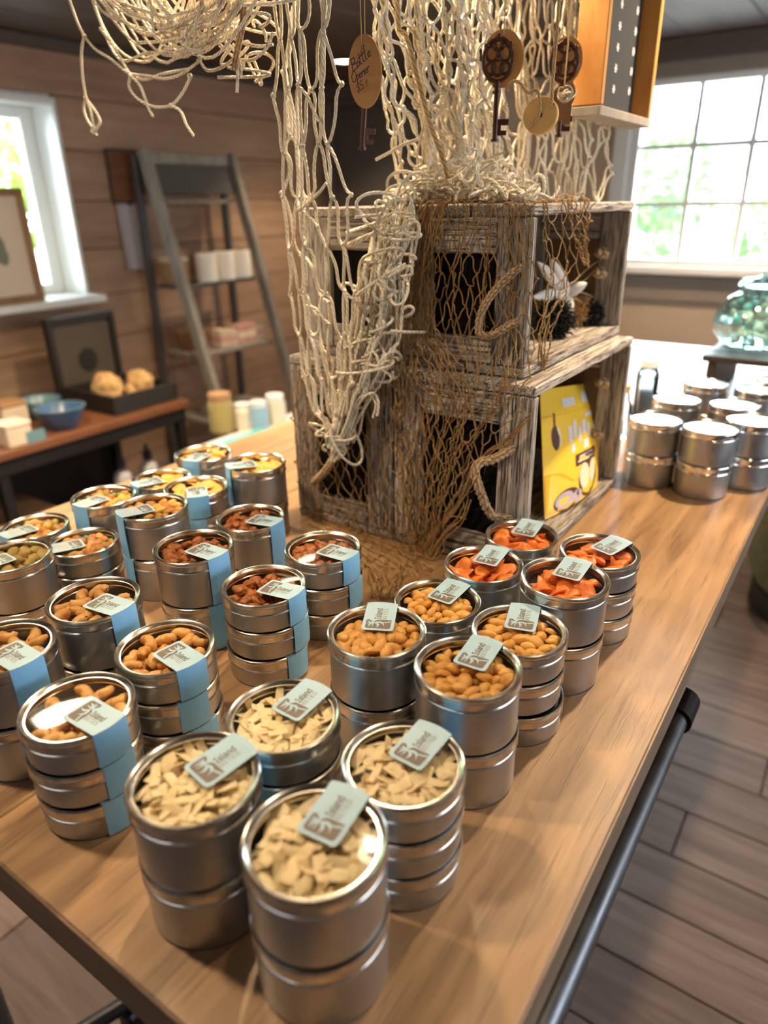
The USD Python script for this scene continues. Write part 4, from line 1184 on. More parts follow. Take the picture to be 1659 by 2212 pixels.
# the heap on top of the crates
heap = []
for _ in range(150):
    u = g.uniform(0, 1); yy = g.uniform(0.745, 0.90)
    c = at(880 + 260 * u, 430, Y=yy); c[2] = CT + 0.006 + abs(g.normal()) * 0.020 * math.exp(-((u - 0.32) / 0.38) ** 2)
    heap.append(loose(g, c, (0.008, 0.008, 0.003), 1)[0])
heap = np.array(heap); heap[..., 2] = CT + 0.0035 + np.abs(heap[..., 2] - CT - 0.0035)
net_part("heap", heap, RC)
# stray ends and loops in the bundle and at the tip
st_ = np.concatenate([loose(g, at(840, 500, Y=0.684), (0.012, 0.004, 0.03), 12), loose(g, at(820, 640, Y=0.682), (0.014, 0.004, 0.03), 12), loose(g, at(800, 780, Y=0.678), (0.012, 0.004, 0.02), 9),
                      loose(g, at(732, 935, Y=0.674), (0.010, 0.004, 0.012), 12)])
net_part("stray_loop", st_)
ends = []
for pts, Y in (([(640, 440), (660, 462), (676, 476), (686, 490)], 0.658), ([(642, 455), (664, 440), (690, 415), (705, 395)], 0.656), ([(648, 790), (660, 812), (664, 835), (666, 856)], 0.660), ([(662, 660), (684, 668), (700, 690), (712, 700)], 0.660),
               ([(740, 945), (732, 962), (722, 980), (716, 996)], 0.670), ([(744, 945), (738, 965), (730, 984), (722, 998)], 0.672), ([(770, 880), (790, 855), (808, 850), (818, 870), (815, 898)], 0.672), ([(800, 852), (812, 872), (806, 902)], 0.672),
               ([(880, 470), (905, 485), (900, 512), (880, 508), (876, 488)], 0.676), ([(838, 600), (862, 585), (885, 575), (890, 592), (868, 598)], 0.670), ([(872, 548), (892, 552), (900, 560)], 0.680), ([(790, 770), (808, 760), (818, 790), (800, 800), (794, 782)], 0.672),
               ([(640, 182), (662, 205), (678, 240), (688, 262)], 0.656), ([(812, 345), (840, 330), (872, 312), (905, 300)], 0.73)):
    ends.append(curve(px(pts, Y), 16))
net_part("cut_end", np.array(ends))
# the swag gathered at the upper left, in front of the dark ceiling
sw = []
for _ in range(34):
    xa, xb = g.uniform(170, 330), g.uniform(420, 590)
    ya, yb = -g.uniform(20, 160), -g.uniform(0, 140)
    low = g.uniform(30, 142) * (0.75 + 0.25 * g.random())
    Y = g.uniform(0.60, 0.68)
    xm = g.uniform(0.35, 0.68)
    pts = [(xa, ya), (xa + (xb - xa) * xm * 0.35, ya + (low - ya) * 0.62), (xa + (xb - xa) * xm * 0.75, low * 0.93), (xa + (xb - xa) * xm, low), (xa + (xb - xa) * (xm + (1 - xm) * 0.4), low * 0.75), (xa + (xb - xa) * (xm + (1 - xm) * 0.75), yb + (low - yb) * 0.4), (xb, yb)]
    pts = [(x + g.normal() * 9, y + g.normal() * 7) for x, y in pts]
    sw.append(curve(px(pts, Y), 26))
net_part("swag", np.array(sw), RC * 0.92)
sl = []
for _ in range(26):
    c = at(g.uniform(420, 600), g.uniform(-60, 140), Y=g.uniform(0.62, 0.67))
    sl.append(loose(g, c, (0.006, 0.004, 0.008), 1)[0])
net_part("stray_loop", np.array(sl), RC * 0.9)
fixed = [([(128, -60), (150, 0), (168, 50), (182, 78)], 0.63), ([(182, 78), (176, 110), (178, 160), (185, 212)], 0.63), ([(185, 212), (181, 236), (190, 262), (203, 279)], 0.63), ([(186, 212), (206, 240), (216, 262), (206, 282)], 0.632), ([(186, 214), (196, 240), (200, 262), (204, 280)], 0.628),
         ([(203, 276), (198, 284), (210, 290)], 0.63), ([(182, 78), (205, 106), (240, 128), (278, 158), (320, 164), (356, 170), (392, 160), (428, 134)], 0.632), ([(215, 60), (252, 110), (280, 158), (312, 172), (350, 160), (390, 152), (408, 150)], 0.634),
         ([(282, 164), (278, 186), (296, 212), (330, 230), (368, 228), (392, 204), (410, 170)], 0.63), ([(284, 166), (302, 184), (314, 214), (322, 236), (331, 252)], 0.628), ([(370, 228), (390, 240), (402, 268), (412, 284), (419, 294)], 0.628),
         ([(430, 130), (448, 152), (480, 145), (512, 120)], 0.634), ([(512, 120), (513, 160), (512, 200)], 0.636), ([(514, 120), (520, 150), (519, 168)], 0.634), ([(470, 60), (520, 90), (560, 100), (590, 96)], 0.64), ([(520, 130), (548, 128), (575, 105), (590, 70)], 0.64)]
P = np.array([curve(px(p, Y), 24) for p, Y in fixed])
net_part("dangling_cord", P, RC * 0.92)
all_knots.append(np.array([at(*p, Y=0.63) for p in ((182, 78), (185, 212), (204, 282), (281, 164), (410, 164), (370, 228), (430, 130), (512, 122))]))
obj("knots", knot_tubes(M(), np.vstack(all_knots), RC, g), "cotton_cord", net, smooth=True, uv=True, kind="stuff")
rp = thing("brown_rope_end", "frayed brown rope end hanging in the white net's upper left swag", "rope")
obj("rope", rope(M(), px([(531, -90), (528, 0), (522, 60), (512, 110), (506, 152)], 0.626), 0.0034, 60, 0.02), "jute_rope", rp, smooth=True, uv=True)
rp = thing("tan_cord", "tan cord running down through the white net's middle fall", "cord")
obj("cord", M().tubes(curve(np.vstack([at(858, 0, Y=0.74) + [0, 0, 0.30], px([(858, 0), (880, 80), (905, 180), (930, 270), (958, 345), (968, 385)], 0.742)]), 40), 0.0027, 7, 0.008), "tan_cord", rp, smooth=True, uv=True)

# the finer brown net draped over the crates' fronts
RB = 0.00078
bn = thing("brown_fishing_net", "fine brown twine fishing net draped over the crates and trailing onto the table", "fishing net")
bk = []


def front(p):
    """keeps the twine outside the crates"""
    p = np.array(p, float)
    face = 0.7335 if p[2] > CM + 0.001 else 0.7085
    if -0.66 < p[0] < -0.286 and p[1] > face - 0.0012 and p[2] < CT and p[1] < 0.74:
        p[1] = face - 0.0012
    p[2] = max(p[2], ZT + 0.0015)
    return p


def bpart(name, S, r=RB, sides=5):
    obj(name, M().tubes(S, r, sides, r * 5), "brown_twine", bn, smooth=True, uv=True, kind="stuff")


Yu, Yl = 0.728, 0.702
LB = px([(905, 436), (884, 500), (872, 600), (862, 700), (852, 790), (845, 880), (850, 980), (862, 1080), (885, 1170), (905, 1235)], [Yu] * 4 + [Yl] * 5 + [0.690])
RBt = px([(1160, 440), (1162, 520), (1166, 620), (1170, 720), (1160, 800), (1128, 880), (1082, 960), (1035, 1050), (975, 1150), (935, 1240)], [Yu] * 4 + [Yl] * 5 + [0.688])
S, K = sheet_net(LB, RBt, 26, 15, g, 0.0016, 0.75, 0.002, nf=4, wob=0.0008, lateral=0.6, skip=0.01, push=front)
bpart("front_mesh", S); bk.append(K)
LB2 = px([(900, 436), (876, 500), (862, 600), (850, 700), (842, 790), (846, 900), (858, 1000), (880, 1110), (900, 1230)], [Yu - 0.004] * 4 + [Yl - 0.004] * 5)
RB2 = px([(980, 436), (962, 500), (955, 600), (950, 700), (1010, 790), (1060, 880), (1040, 980), (985, 1110), (930, 1235)], [Yu - 0.004] * 4 + [Yl - 0.004] * 5)
S, K = sheet_net(LB2, RB2, 25, 9, g, 0.0018, 0.7, 0.002, nf=3, wob=0.0009, lateral=0.6, push=front)
bpart("front_mesh", S); bk.append(K)
# over the lower left crate
L6 = px([(628, 802), (632, 900), (638, 1000), (648, 1080), (660, 1135)], Yl)
R6 = px([(880, 800), (868, 900), (868, 1000), (880, 1100), (905, 1210)], Yl)
S, K = sheet_net(L6, R6, 14, 10, g, 0.0018, 0.5, 0.002, nf=3, wob=0.0009, lateral=0.5, push=front)
bpart("left_mesh", S); bk.append(K)
# on the top boards and over the open side
tp = lambda x, y, z=0.003: np.array([x, y, CT + z])
L7 = np.array([tp(-0.470, 0.732), tp(-0.468, 0.78), tp(-0.465, 0.84), tp(-0.46, 0.90)])
R7 = np.array([tp(-0.316, 0.735), tp(-0.316, 0.80), tp(-0.317, 0.87), tp(-0.318, 0.93)])
S, K = sheet_net(L7, R7, 8, 9, g, 0.003, 0.6, 0.002, (0, 0, 1), wob=0.0014)
S[..., 2] = np.maximum(S[..., 2], CT + 0.0016); K[:, 2] = np.maximum(K[:, 2], CT + 0.0016)
bpart("top_mesh", S); bk.append(K)
xo = -0.3115
L8 = np.array([at(x, y, X=xo) for x, y in ((1168, 438), (1170, 500), (1175, 560), (1178, 640), (1165, 720), (1165, 790))])
R8 = np.array([at(x, y, X=xo) for x, y in ((1262, 438), (1250, 500), (1256, 560), (1262, 590), (1200, 680), (1180, 800))])
S, K = sheet_net(L8, R8, 10, 4, g, 0.002, 0.6, 0.002, (1, 0, 0), wob=0.0010)
S[..., 0] = np.maximum(S[..., 0], -0.3125)
bpart("side_mesh", S); bk.append(K)
L9 = np.array([at(x, y, X=xo + 0.001) for x, y in ((1210, 432), (1222, 470), (1240, 520), (1262, 572))])
R9 = np.array([at(x, y, X=xo + 0.001) for x, y in ((1292, 432), (1288, 470), (1270, 520), (1274, 575))])
S, K = sheet_net(L9, R9, 7, 5, g, 0.0016, 0.6, 0.002, (1, 0, 0), wob=0.0010)
bpart("side_mesh", S); bk.append(K)
# the end that lies on the table
tz = ZT + 0.002
L10 = np.array([at(x, y, Z=tz) for x, y in ((655, 1128), (700, 1160), (745, 1190), (786, 1232), (800, 1290))])
R10 = np.array([at(x, y, Z=tz) for x, y in ((900, 1186), (925, 1215), (945, 1240), (925, 1270), (870, 1296))])
for k in range(1):
    S, K = sheet_net(L10, R10, 10, 8, g, 0.0022, 0.5, 0.0015, (0, 0, 1), nf=3, wob=0.0010, lateral=0.5)
    lo_ = tz + 0.0006 * k
    S[..., 2] = lo_ + np.abs(S[..., 2] - lo_); K[:, 2] = lo_ + np.abs(K[:, 2] - lo_)
    bpart("trailing_mesh", S); bk.append(K)
obj("knots", knot_tubes(M(), np.vstack(bk), RB, g), "brown_twine", bn, smooth=True, uv=True, kind="stuff")
tw = []
for pts, Y in (([(1010, 1062), (1030, 1010), (1060, 975), (1095, 955), (1140, 900)], 0.699), ([(900, 1215), (940, 1150), (985, 1095), (1020, 1030)], 0.696), ([(915, 1230), (960, 1160), (1000, 1120), (1012, 1085)], 0.694), ([(960, 1130), (985, 1118), (998, 1124)], 0.695)):
    for k in range(4 if len(pts) > 3 else 1):
        tw.append(curve(px([(x + g.normal() * 5, y + g.normal() * 5) for x, y in pts], Y), 18))
bpart("gathered_edge", np.array(tw), RB * 1.15)

# ------------------------------------------------------------------ the key bottle openers and what hangs beside them
GLYPH = {"B": [[(0, 0), (0.12, 1), (0.5, 0.95), (0.5, 0.6), (0.1, 0.52)], [(0.1, 0.52), (0.6, 0.42), (0.55, 0.05), (0, 0)]], "o": [[(0.25, 0.45), (0.05, 0.3), (0.08, 0.03), (0.32, 0.05), (0.4, 0.3), (0.25, 0.45)]],
         "t": [[(0.22, 0.95), (0.12, 0.1), (0.3, 0.0)], [(-0.02, 0.62), (0.45, 0.68)]], "l": [[(0.2, 1), (0.08, 0.05), (0.25, 0)]], "e": [[(0.05, 0.22), (0.36, 0.3), (0.28, 0.46), (0.06, 0.35), (0.08, 0.05), (0.36, 0.06)]],
         "O": [[(0.35, 1), (0.02, 0.65), (0.05, 0.1), (0.4, 0.02), (0.62, 0.45), (0.55, 0.9), (0.35, 1)]], "p": [[(0.12, 0.45), (0.02, -0.4)], [(0.1, 0.35), (0.36, 0.45), (0.4, 0.12), (0.08, 0.05)]], "n": [[(0.1, 0.45), (0.04, 0)], [(0.08, 0.3), (0.3, 0.46), (0.36, 0.3), (0.32, 0)]],
         "r": [[(0.1, 0.45), (0.04, 0)], [(0.07, 0.28), (0.22, 0.45), (0.38, 0.42)]], "$": [[(0.5, 0.8), (0.15, 0.85), (0.08, 0.6), (0.45, 0.4), (0.4, 0.1), (0.0, 0.12)], [(0.35, 1.05), (0.18, -0.15)]], "5": [[(0.5, 0.95), (0.15, 0.9), (0.1, 0.55), (0.45, 0.5), (0.42, 0.08), (0.02, 0.08)]],
         "0": [[(0.25, 0.9), (0.03, 0.6), (0.08, 0.1), (0.32, 0.15), (0.4, 0.6), (0.25, 0.9)]], "_": [[(0, 0), (0.9, 0.08)]]}


def handwriting(s, x, y, h, slope, adv):
    out, cx = [], 0.0
    for ch in s:
        if ch in GLYPH:
            for st in GLYPH[ch]:
                p = np.array([(cx + a + b * 0.18, b) for a, b in st]) * h
                c, s_ = math.cos(slope), math.sin(slope)
                p = p @ np.array([[c, s_], [-s_, c]]) + [x, y]
                out.append(sg.LineString(p).buffer(h * 0.045, 3))
        cx += adv * (1.45 if ch in "BO" else 1)
    return out


def frame(c, nrm, up=(0, 0, 1)):
    n = np.array(nrm, float); n /= np.linalg.norm(n)
    y = np.array(up, float) - n * (np.array(up) @ n); y /= np.linalg.norm(y)
    x = np.cross(y, n)
    Mx = np.eye(4); Mx[:3, 0], Mx[:3, 1], Mx[:3, 2], Mx[:3, 3] = x, y, n, c
    return Mx


def ap(Mx, p):
    return np.asarray(p, float) @ Mx[:3, :3].T + Mx[:3, 3]


def ellipse(a, b, x=0, y=0, n=20):
    return affinity.translate(affinity.scale(sg.Point(0, 0).buffer(1, n), a, b), x, y)


def key_parts(t, Mx, s=1.0, bow=True, z=0.0):
    """a skeleton key in the frame Mx: bow at the origin, shaft going down"""
    if bow:
        m = M()
        a = np.linspace(0, 2 * PI, 26)
        m.tubes(ap(Mx, np.stack([0.0125 * s * np.cos(a), 0.016 * s * np.sin(a), 0 * a + z], 1)), 0.0018 * s, 7)
        for (cx, cy, rx, ry) in ((-0.0055, 0.005, 0.0045, 0.006), (0.0055, 0.005, 0.0045, 0.006), (0, -0.0055, 0.005, 0.006), (-0.006, -0.006, 0.004, 0.0045), (0.006, -0.006, 0.004, 0.0045), (0, 0.011, 0.004, 0.004)):
            m.tubes(ap(Mx, np.stack([s * (cx + rx * np.cos(a)), s * (cy + ry * np.sin(a)), 0 * a + z], 1)), 0.0014 * s, 6)
        for cx, cy in ((0, 0.0175), (-0.010, 0.011), (0.010, 0.011), (0, 0.001), (-0.0035, 0.0105), (0.0035, 0.0105)):
            v, f = ICO1.vertices * 0.0026 * s + np.array([cx * s, cy * s, z]), ICO1.faces
            m.add(ap(Mx, v), f)
        obj("bow", m, "copper_key", t, smooth=60)
    m = M().tubes(ap(Mx, [(0, -0.0155 * s, z), (0, -0.03 * s, z), (0, -0.062 * s, z)]), 0.0024 * s, 10)
    for yy in (-0.018, -0.023, -0.0605):
        m.tubes(ap(Mx, [(0, yy * s, z), (0, (yy - 0.0012) * s, z), (0, (yy - 0.0024) * s, z)]), 0.0036 * s, 10)
    obj("shaft", m, "copper_key", t, smooth=50)
    bit = unary_union([sg.box(0.001, -0.058, 0.010, -0.054), sg.box(0.001, -0.050, 0.0115, -0.045), sg.box(0.001, -0.058, 0.005, -0.045)])
    bit = affinity.scale(bit, s, s, origin=(0, 0))
    B4 = Mx.copy(); B4[:3, 3] = ap(Mx, [0, 0, z - 0.001])
    obj("bit", M().poly(bit, 0.002, B4), "copper_key", t)


# the near one: its oval price tag in front of the key
c = at(790, 156, Y=0.652)
Mx = frame(c, (0.12, -1, 0.0), (-0.02, 0, 1))
t = thing("key_bottle_opener", "copper key bottle opener behind an oval wooden price tag with handwriting", "bottle opener", "key bottle openers in the net")
TAG = ellipse(0.0183, 0.0312).difference(ellipse(0.0017, 0.0026, -0.001, 0.0205, 8))
tg = obj("price_tag", M().poly(TAG, 0.0024, Mx), "tag_wood", t)
wr = handwriting("Bottle", -0.0125, 0.0015, 0.0100, 0.50, 0.36) + handwriting("Opener", -0.0135, -0.0085, 0.0090, 0.42, 0.38) + handwriting("$5", -0.0088, -0.0170, 0.0080, 0.38, 0.5) + handwriting("00", 0.0005, -0.0105, 0.0036, 0.38, 0.45) + handwriting("_", 0.0002, -0.0125, 0.0042, 0.38, 0.45)
Mi = Mx.copy(); Mi[:3, 3] = ap(Mx, [0, 0, 0.00235])
obj("handwriting", M().poly(unary_union(wr), 0.00012, Mi), "ink", tg)
Mk = frame(at(792, 152, Y=0.664), (0.3, -1, 0.0), (0.10, 0, 1))
key_parts(t, Mk, 1.12, True)
obj("string", M().tubes(curve([ap(Mx, (-0.001, 0.0205, 0.0028)), ap(Mx, (-0.0015, 0.032, 0.003)), ap(Mx, (-0.002, 0.07, 0.001)), ap(Mx, (-0.001, 0.12, -0.004))], 18), 0.0005, 5)
    .tubes(curve([ap(Mx, (-0.001, 0.0205, 0.0028)), ap(Mx, (-0.001, 0.022, -0.002)), ap(Mx, (0.0006, 0.07, -0.002)), ap(Mx, (-0.001, 0.12, -0.004))], 18), 0.0005, 5), "tan_cord", t, smooth=True)
# the two farther ones: keys in front of pale wooden discs
for lab_, cx, cy, Y, rx, ry, kx, s in (("copper key bottle opener before an oval wooden disc left of the wood slice", 1086, 128, 0.820, 0.0225, 0.0275, 1076, 1.25), ("copper key bottle opener before a wooden disc beside the sign box", 1222, 132, 0.900, 0.0185, 0.024, 1219, 1.2)):
    c = at(cx, cy, Y=Y)
    Mx = frame(c, (0.45, -1, 0.0))
    t = thing("key_bottle_opener", lab_, "bottle opener", "key bottle openers in the net")
    obj("wooden_disc", M().poly(ellipse(rx, ry), 0.003, Mx), "honey_wood", t)
    Mk = Mx.copy(); k0 = at(kx, cy + 2, Y=Y - 0.012); Mk[:3, 3] = k0
    key_parts(t, Mk, s, True)
    obj("string", M().tubes(curve([ap(Mx, (0, ry * 0.8, 0.004)), ap(Mx, (0, ry * 1.3, 0.004)), ap(Mx, (0.002, 0.10, 0.002)), ap(Mx, (0, 0.2, 0))], 16), 0.0007, 5), "tan_cord", t, smooth=True)
t = thing("wood_slice_pendant", "round pale wood slice hanging on a tan cord in the net", "pendant")
c = at(1170, 252, Y=0.812)
Mx = frame(c, (0.15, -1, 0.15), (0.3, 0, 1))
obj("slice", M().lathe([(0, 0.0), (0.0176, 0.0), (0.0188, 0.001), (0.0188, 0.0062), (0.0176, 0.0072), (0, 0.0072)], 36, Mx[:3, 3], Mx[:3, :3]), "slice_wood", t, smooth=35)
obj("drilled_hole", M().lathe([(0, 0.0075), (0.0026, 0.0075), (0.0026, 0.0071), (0, 0.0071)], 14, Mx[:3, 3], Mx[:3, :3]), "ink", t)
obj("cord", M().tubes(curve([ap(Mx, (-0.009, -0.016, 0.010)), ap(Mx, (0, 0, 0.0105)), ap(Mx, (-0.010, 0.020, 0.012))] + list(px([(1140, 200), (1122, 178), (1104, 178), (1096, 196)], 0.80)), 34), 0.0018, 6, 0.006)
    .tubes(curve([ap(Mx, (0.010, 0.012, 0.009))] + list(px([(1192, 215), (1196, 150), (1204, 60), (1210, -40)], 0.81)), 30), 0.0018, 6, 0.006), "tan_cord", t, smooth=True, uv=True)
t = thing("wooden_charm", "small brown carved wooden charm with a raffia knot hanging below the farther key", "charm")
c = at(1216, 218, Y=0.875)
Mx = frame(c, (0.4, -1, 0))
obj("carving", M().poly(unary_union([ellipse(0.009, 0.017, -0.005, -0.004), sg.box(-0.012, -0.024, -0.004, 0.0), sg.box(0.001, -0.024, 0.010, 0.004), ellipse(0.007, 0.012, 0.006, 0.006)]), 0.007, Mx), "picture_wood", t)
rf = loose(np.random.default_rng(4), (0, 0, 0), (0.002, 0.002, 0.002), 12) * 0.35 + ap(Mx, (0.002, 0.004, 0.011))
obj("raffia", M().tubes(rf, 0.0008, 5), "cotton_cord", t, smooth=True, uv=True)
obj("string", M().tubes(curve([ap(Mx, (0, 0.012, 0.004)), ap(Mx, (0.001, 0.08, 0.003)), ap(Mx, (0, 0.25, 0.0))], 14), 0.0009, 5), "tan_cord", t, smooth=True)

# ------------------------------------------------------------------ the sign box
plain("sign_white", (0.60, 0.60, 0.62), 0.6)
k0 = at(1297, 226, Y=0.95)
sx1, sy0, sz0 = k0[0], 0.95, k0[2]
sx0, sy1, sz1 = sx1 - 0.036, at(1405, 258, X=sx1)[1], ZC - 0.06
t = thing("sign_box", "deep honey wood framed black sign board with white marks hanging at the upper right", "sign")
obj("side_board", M().span((sx0, sy0, sz0 + 0.0005), (sx1, sy0 + 0.011, sz1), 0.001), "honey_wood", t)
obj("side_board", M().span((sx0, sy1 - 0.011, sz0 + 0.0005), (sx1, sy1, sz1), 0.001), "honey_wood", t)
obj("bottom_board", M().span((sx0, sy0, sz0 - 0.011), (sx1, sy1, sz0), 0.001), "grey_ladder_wood", t)
obj("top_board", M().span((sx0, sy0, sz1), (sx1, sy1, sz1 + 0.011), 0.001), "honey_wood", t)
bd_ = obj("black_board", M().span((sx0 + 0.003, sy0 + 0.0115, sz0 + 0.0005), (sx0 + 0.010, sy1 - 0.0115, sz1 - 0.0005)), "slate_board", t)
marks = []
for i, f in enumerate((0.23, 0.55, 0.86)):
    for k in range(19):
        yy, zz = sy0 + (sy1 - sy0) * f, sz0 + 0.026 + 0.0235 * k + 0.004 * i
        if zz > sz1 - 0.015:
            continue
        sh_ = [affinity.rotate(sg.box(-0.0052, -0.0011, 0.0052, 0.0011), a) for a in (0, 60, 120)]
        if i == 0 and k % 4 == 2:
            sh_.append(sg.box(-0.013, 0.0, -0.002, 0.0045))
        marks.append(affinity.translate(unary_union(sh_), yy, zz))
Mm = np.array([[0, 0, 1, sx0 + 0.0100], [1, 0, 0, 0], [0, 1, 0, 0], [0, 0, 0, 1.0]])
for mk_ in marks:
    obj("white_mark", M().poly(mk_, 0.0006, Mm), "sign_white", bd_)
m = M()
for yy in (sy0 + 0.03, sy1 - 0.03):
    m.tubes([((sx0 + sx1) / 2, yy, sz1 + 0.01), ((sx0 + sx1) / 2, yy, sz1 + 0.03), ((sx0 + sx1) / 2, yy, ZC)], 0.002, 6)
obj("hanging_wire", m, "dark_metal", t)

# ------------------------------------------------------------------ the tray and the jar beyond the sealed tins, the bottle at the crate's far end
mottled("jar_glass_tint", (0.35, 0.62, 0.62), (0.62, 0.78, 0.76), 25.0, 0.15)
mat("aqua_glass", {"t": ("transparent_bsdf", {"color": (0.86, 0.96, 0.96)}), "s": ("glossy_bsdf", {"color": (0.85, 0.97, 1.0), "roughness": 0.06}), "f": ("layer_weight", {"blend": 0.30}), "m": ("mix_closure", {})},
    [("f.facing", "m.fac"), ("t.BSDF", "m.closure1"), ("s.BSDF", "m.closure2")], surface="m.closure")
plain("sea_glass_teal", (0.22, 0.55, 0.56), 0.3)
plain("sea_glass_pale", (0.66, 0.74, 0.64), 0.35)
plain("teal_cloth", (0.10, 0.45, 0.45), 0.8)
YT = 1.82
ta, tb2 = at(1512, 797, Y=1.66), at(1512, 766, Y=1.66)
t = thing("display_riser", "black slatted riser tray under the aqua jar at the table's far end", "tray")
zt_ = tb2[2]
for k in range(5):
    obj("slat", M().span((ta[0], 1.66 + 0.066 * k, zt_ - 0.014), (ta[0] + 0.215, 1.66 + 0.066 * k + 0.062, zt_), 0.002), "black_wood", t)
for xx in (ta[0] + 0.012, ta[0] + 0.185):
    obj("runner", M().span((xx, 1.665, ZT + 0.0005), (xx + 0.018, 1.985, zt_ - 0.0145), 0.002), "black_wood", t)
jc = at(1640, 700, Y=YT); jr = 0.098
t = thing("glass_jar", "ribbed aqua glass jar of sea glass standing on the black riser", "jar", loc=(jc[0], YT, zt_ + 0.0005))
prof = [(0, 0.002), (0.055, 0.0), (0.072, 0.008), (0.090, 0.035), (0.096, 0.065), (0.088, 0.10), (0.066, 0.128), (0.050, 0.138), (0.050, 0.150), (0.056, 0.154), (0.053, 0.157), (0.047, 0.150), (0.047, 0.137), (0.063, 0.124), (0.084, 0.098), (0.092, 0.065), (0.086, 0.036), (0.07, 0.011), (0, 0.005)]
m = M().lathe(prof, 60)
v, f = m.out()
v[:, 2] *= 0.86
an = np.arctan2(v[:, 1], v[:, 0]); v[:, :2] *= (1 + 0.022 * np.cos(an * 15))[:, None]
obj("vessel", (v, f), "aqua_glass", t, smooth=45)
obj("stopper", M().lathe([(0, 0.1305), (0.046, 0.1305), (0.046, 0.136), (0.056, 0.138), (0.05, 0.146), (0.02, 0.150), (0.012, 0.156), (0.016, 0.165), (0, 0.169)], 32), "aqua_glass", t, smooth=40)
gj = np.random.default_rng(9)
n_ = 0
for k in range(60):
    r_, a_ = 0.072 * math.sqrt(gj.random()), gj.uniform(0, 2 * PI)
    z_ = 0.018 + 0.012 * (k // 8) + gj.uniform(-0.003, 0.003)
    r_ = min(r_, 0.066 if z_ < 0.03 else 0.074)
    v, f = blob(k % 6, (0.011, 0.009, 0.006), 0.25, 1.3, ICO1)
    obj("sea_glass", (v @ rand_rot(gj).T + [jc[0] + r_ * math.cos(a_), YT + r_ * math.sin(a_), zt_ + z_], f), "sea_glass_teal" if gj.random() < 0.4 else "sea_glass_pale", smooth=True, label="pebble of sea glass inside the ribbed aqua jar", category="sea glass", group="sea glass in the aqua jar")
bc = at(1386, 915, Y=1.36); bc[2] = ZT + 0.0005
t = thing("glass_cylinder", "slim clear cylinder bottle standing behind the lower crate's far end", "bottle", loc=tuple(bc))
obj("tube", M().lathe([(0, 0.0), (0.0195, 0.0), (0.0205, 0.002), (0.0205, 0.118), (0.016, 0.128), (0.0145, 0.131), (0.0130, 0.128), (0.0185, 0.116), (0.0185, 0.004), (0, 0.004)], 32), "clear_acrylic", t, smooth=40)
obj("cap", M().lathe([(0, 0.1312), (0.0165, 0.1312), (0.0168, 0.133), (0.0168, 0.144), (0.015, 0.146), (0, 0.146)], 28), "white_paint", t, smooth=40)
obj("filling", M().lathe([(0, 0.005), (0.0178, 0.005), (0.0178, 0.085), (0, 0.087)], 28), "house_siding", t, smooth=40)
for k, (px_, py_) in enumerate(((1397, 872), (1413, 842))):
    c = at(px_, py_, Y=1.20 if k == 0 else 1.32)
    rr_ = 0.009
    t = thing("cork_bottle", ["small corked glass bottle just behind the front left sealed stack", "small corked glass bottle farther behind, at the slim cylinder"][k], "bottle", "small corked bottles", loc=(c[0] - 0.05, c[1], ZT + 0.0005))
    hb = c[2] - ZT - 0.012
    obj("glass", M().lathe([(0, 0), (0.014, 0), (0.015, 0.002), (0.015, hb * 0.72), (0.0085, hb * 0.86), (0.0085, hb), (0, hb)], 24), "clear_acrylic", t, smooth=40)
    obj("cork", M().lathe([(0, hb + 0.0003), (0.0075, hb + 0.0003), (0.009, hb + 0.014), (0, hb + 0.0145)], 18), "slice_wood", t, smooth=40)

# ------------------------------------------------------------------ along the left wall: ladder shelf, console, picture
YA, YB = 2.283, 2.812
zr = 1.607
xr = lambda z: -2.850 + (zr - z) * 0.266
t = thing("ladder_shelf", "grey wooden ladder shelf with a chalkboard head leaning at the left wall", "shelf")
for yy, n_ in ((YA, 0), (YB, 0)):
    obj("front_rail", M().bar((xr(0.0) - 0.0, yy, 0.012), (xr(zr), yy, zr), 0.036, 0.055, (1, 0, 0), 0.003), "grey_ladder_wood", t)
    obj("back_leg", M().bar((-2.935, yy, 0.002), (-2.915, yy, zr - 0.02), 0.03, 0.034, (1, 0, 0), 0.003), "ladder_metal", t)
for zz in (1.40, 1.03, 0.715, 0.38):
    x1_ = xr(zz) - 0.03
    obj("shelf_board", M().span((-2.90, YA + 0.019, zz - 0.018), (x1_, YB - 0.019, zz), 0.002), "grey_ladder_wood" if zz > 1.2 or zz < 0.9 else "ladder_metal", t)
obj("head_rail", M().span((xr(zr) - 0.025, YA + 0.019, zr - 0.055), (xr(zr) + 0.008, YB - 0.019, zr - 0.008), 0.002), "grey_ladder_wood", t)
obj("chalkboard", M().bar((xr(1.425) - 0.012, (YA + YB) / 2, 1.425), (xr(1.548) - 0.012, (YA + YB) / 2, 1.548), YB - YA - 0.04, 0.012, (1, 0, 0)), "chalk_board", t)
plain("candle_wax", (0.86, 0.82, 0.74), 0.5, subsurface_weight=0.2)
plain("soap_pink", (0.62, 0.33, 0.28), 0.6)
plain("soap_cream", (0.68, 0.56, 0.42), 0.6)
plain("kraft", (0.36, 0.20, 0.09), 0.8)
for k, pxx in enumerate((430, 481, 531)):
    c = at(pxx, 590, X=-2.74)
    t = thing("candle", f"white pillar candle on the ladder shelf's second board, {['left', 'middle', 'right'][k]} one", "candle", "white candles on the ladder shelf", loc=(-2.76, 2.495 + 0.118 * k, 1.0305))
    obj("wax", M().lathe([(0, 0), (0.049, 0), (0.052, 0.003), (0.052, 0.128), (0.049, 0.131), (0.02, 0.127), (0, 0.126)], 32), "candle_wax", t, smooth=40)
    obj("wick", M().tubes([(0, 0, 0.126), (0.001, 0, 0.134), (0.003, 0, 0.142)], 0.0015, 5), "charcoal", t)
c = [0, YA + 0.075, 0]
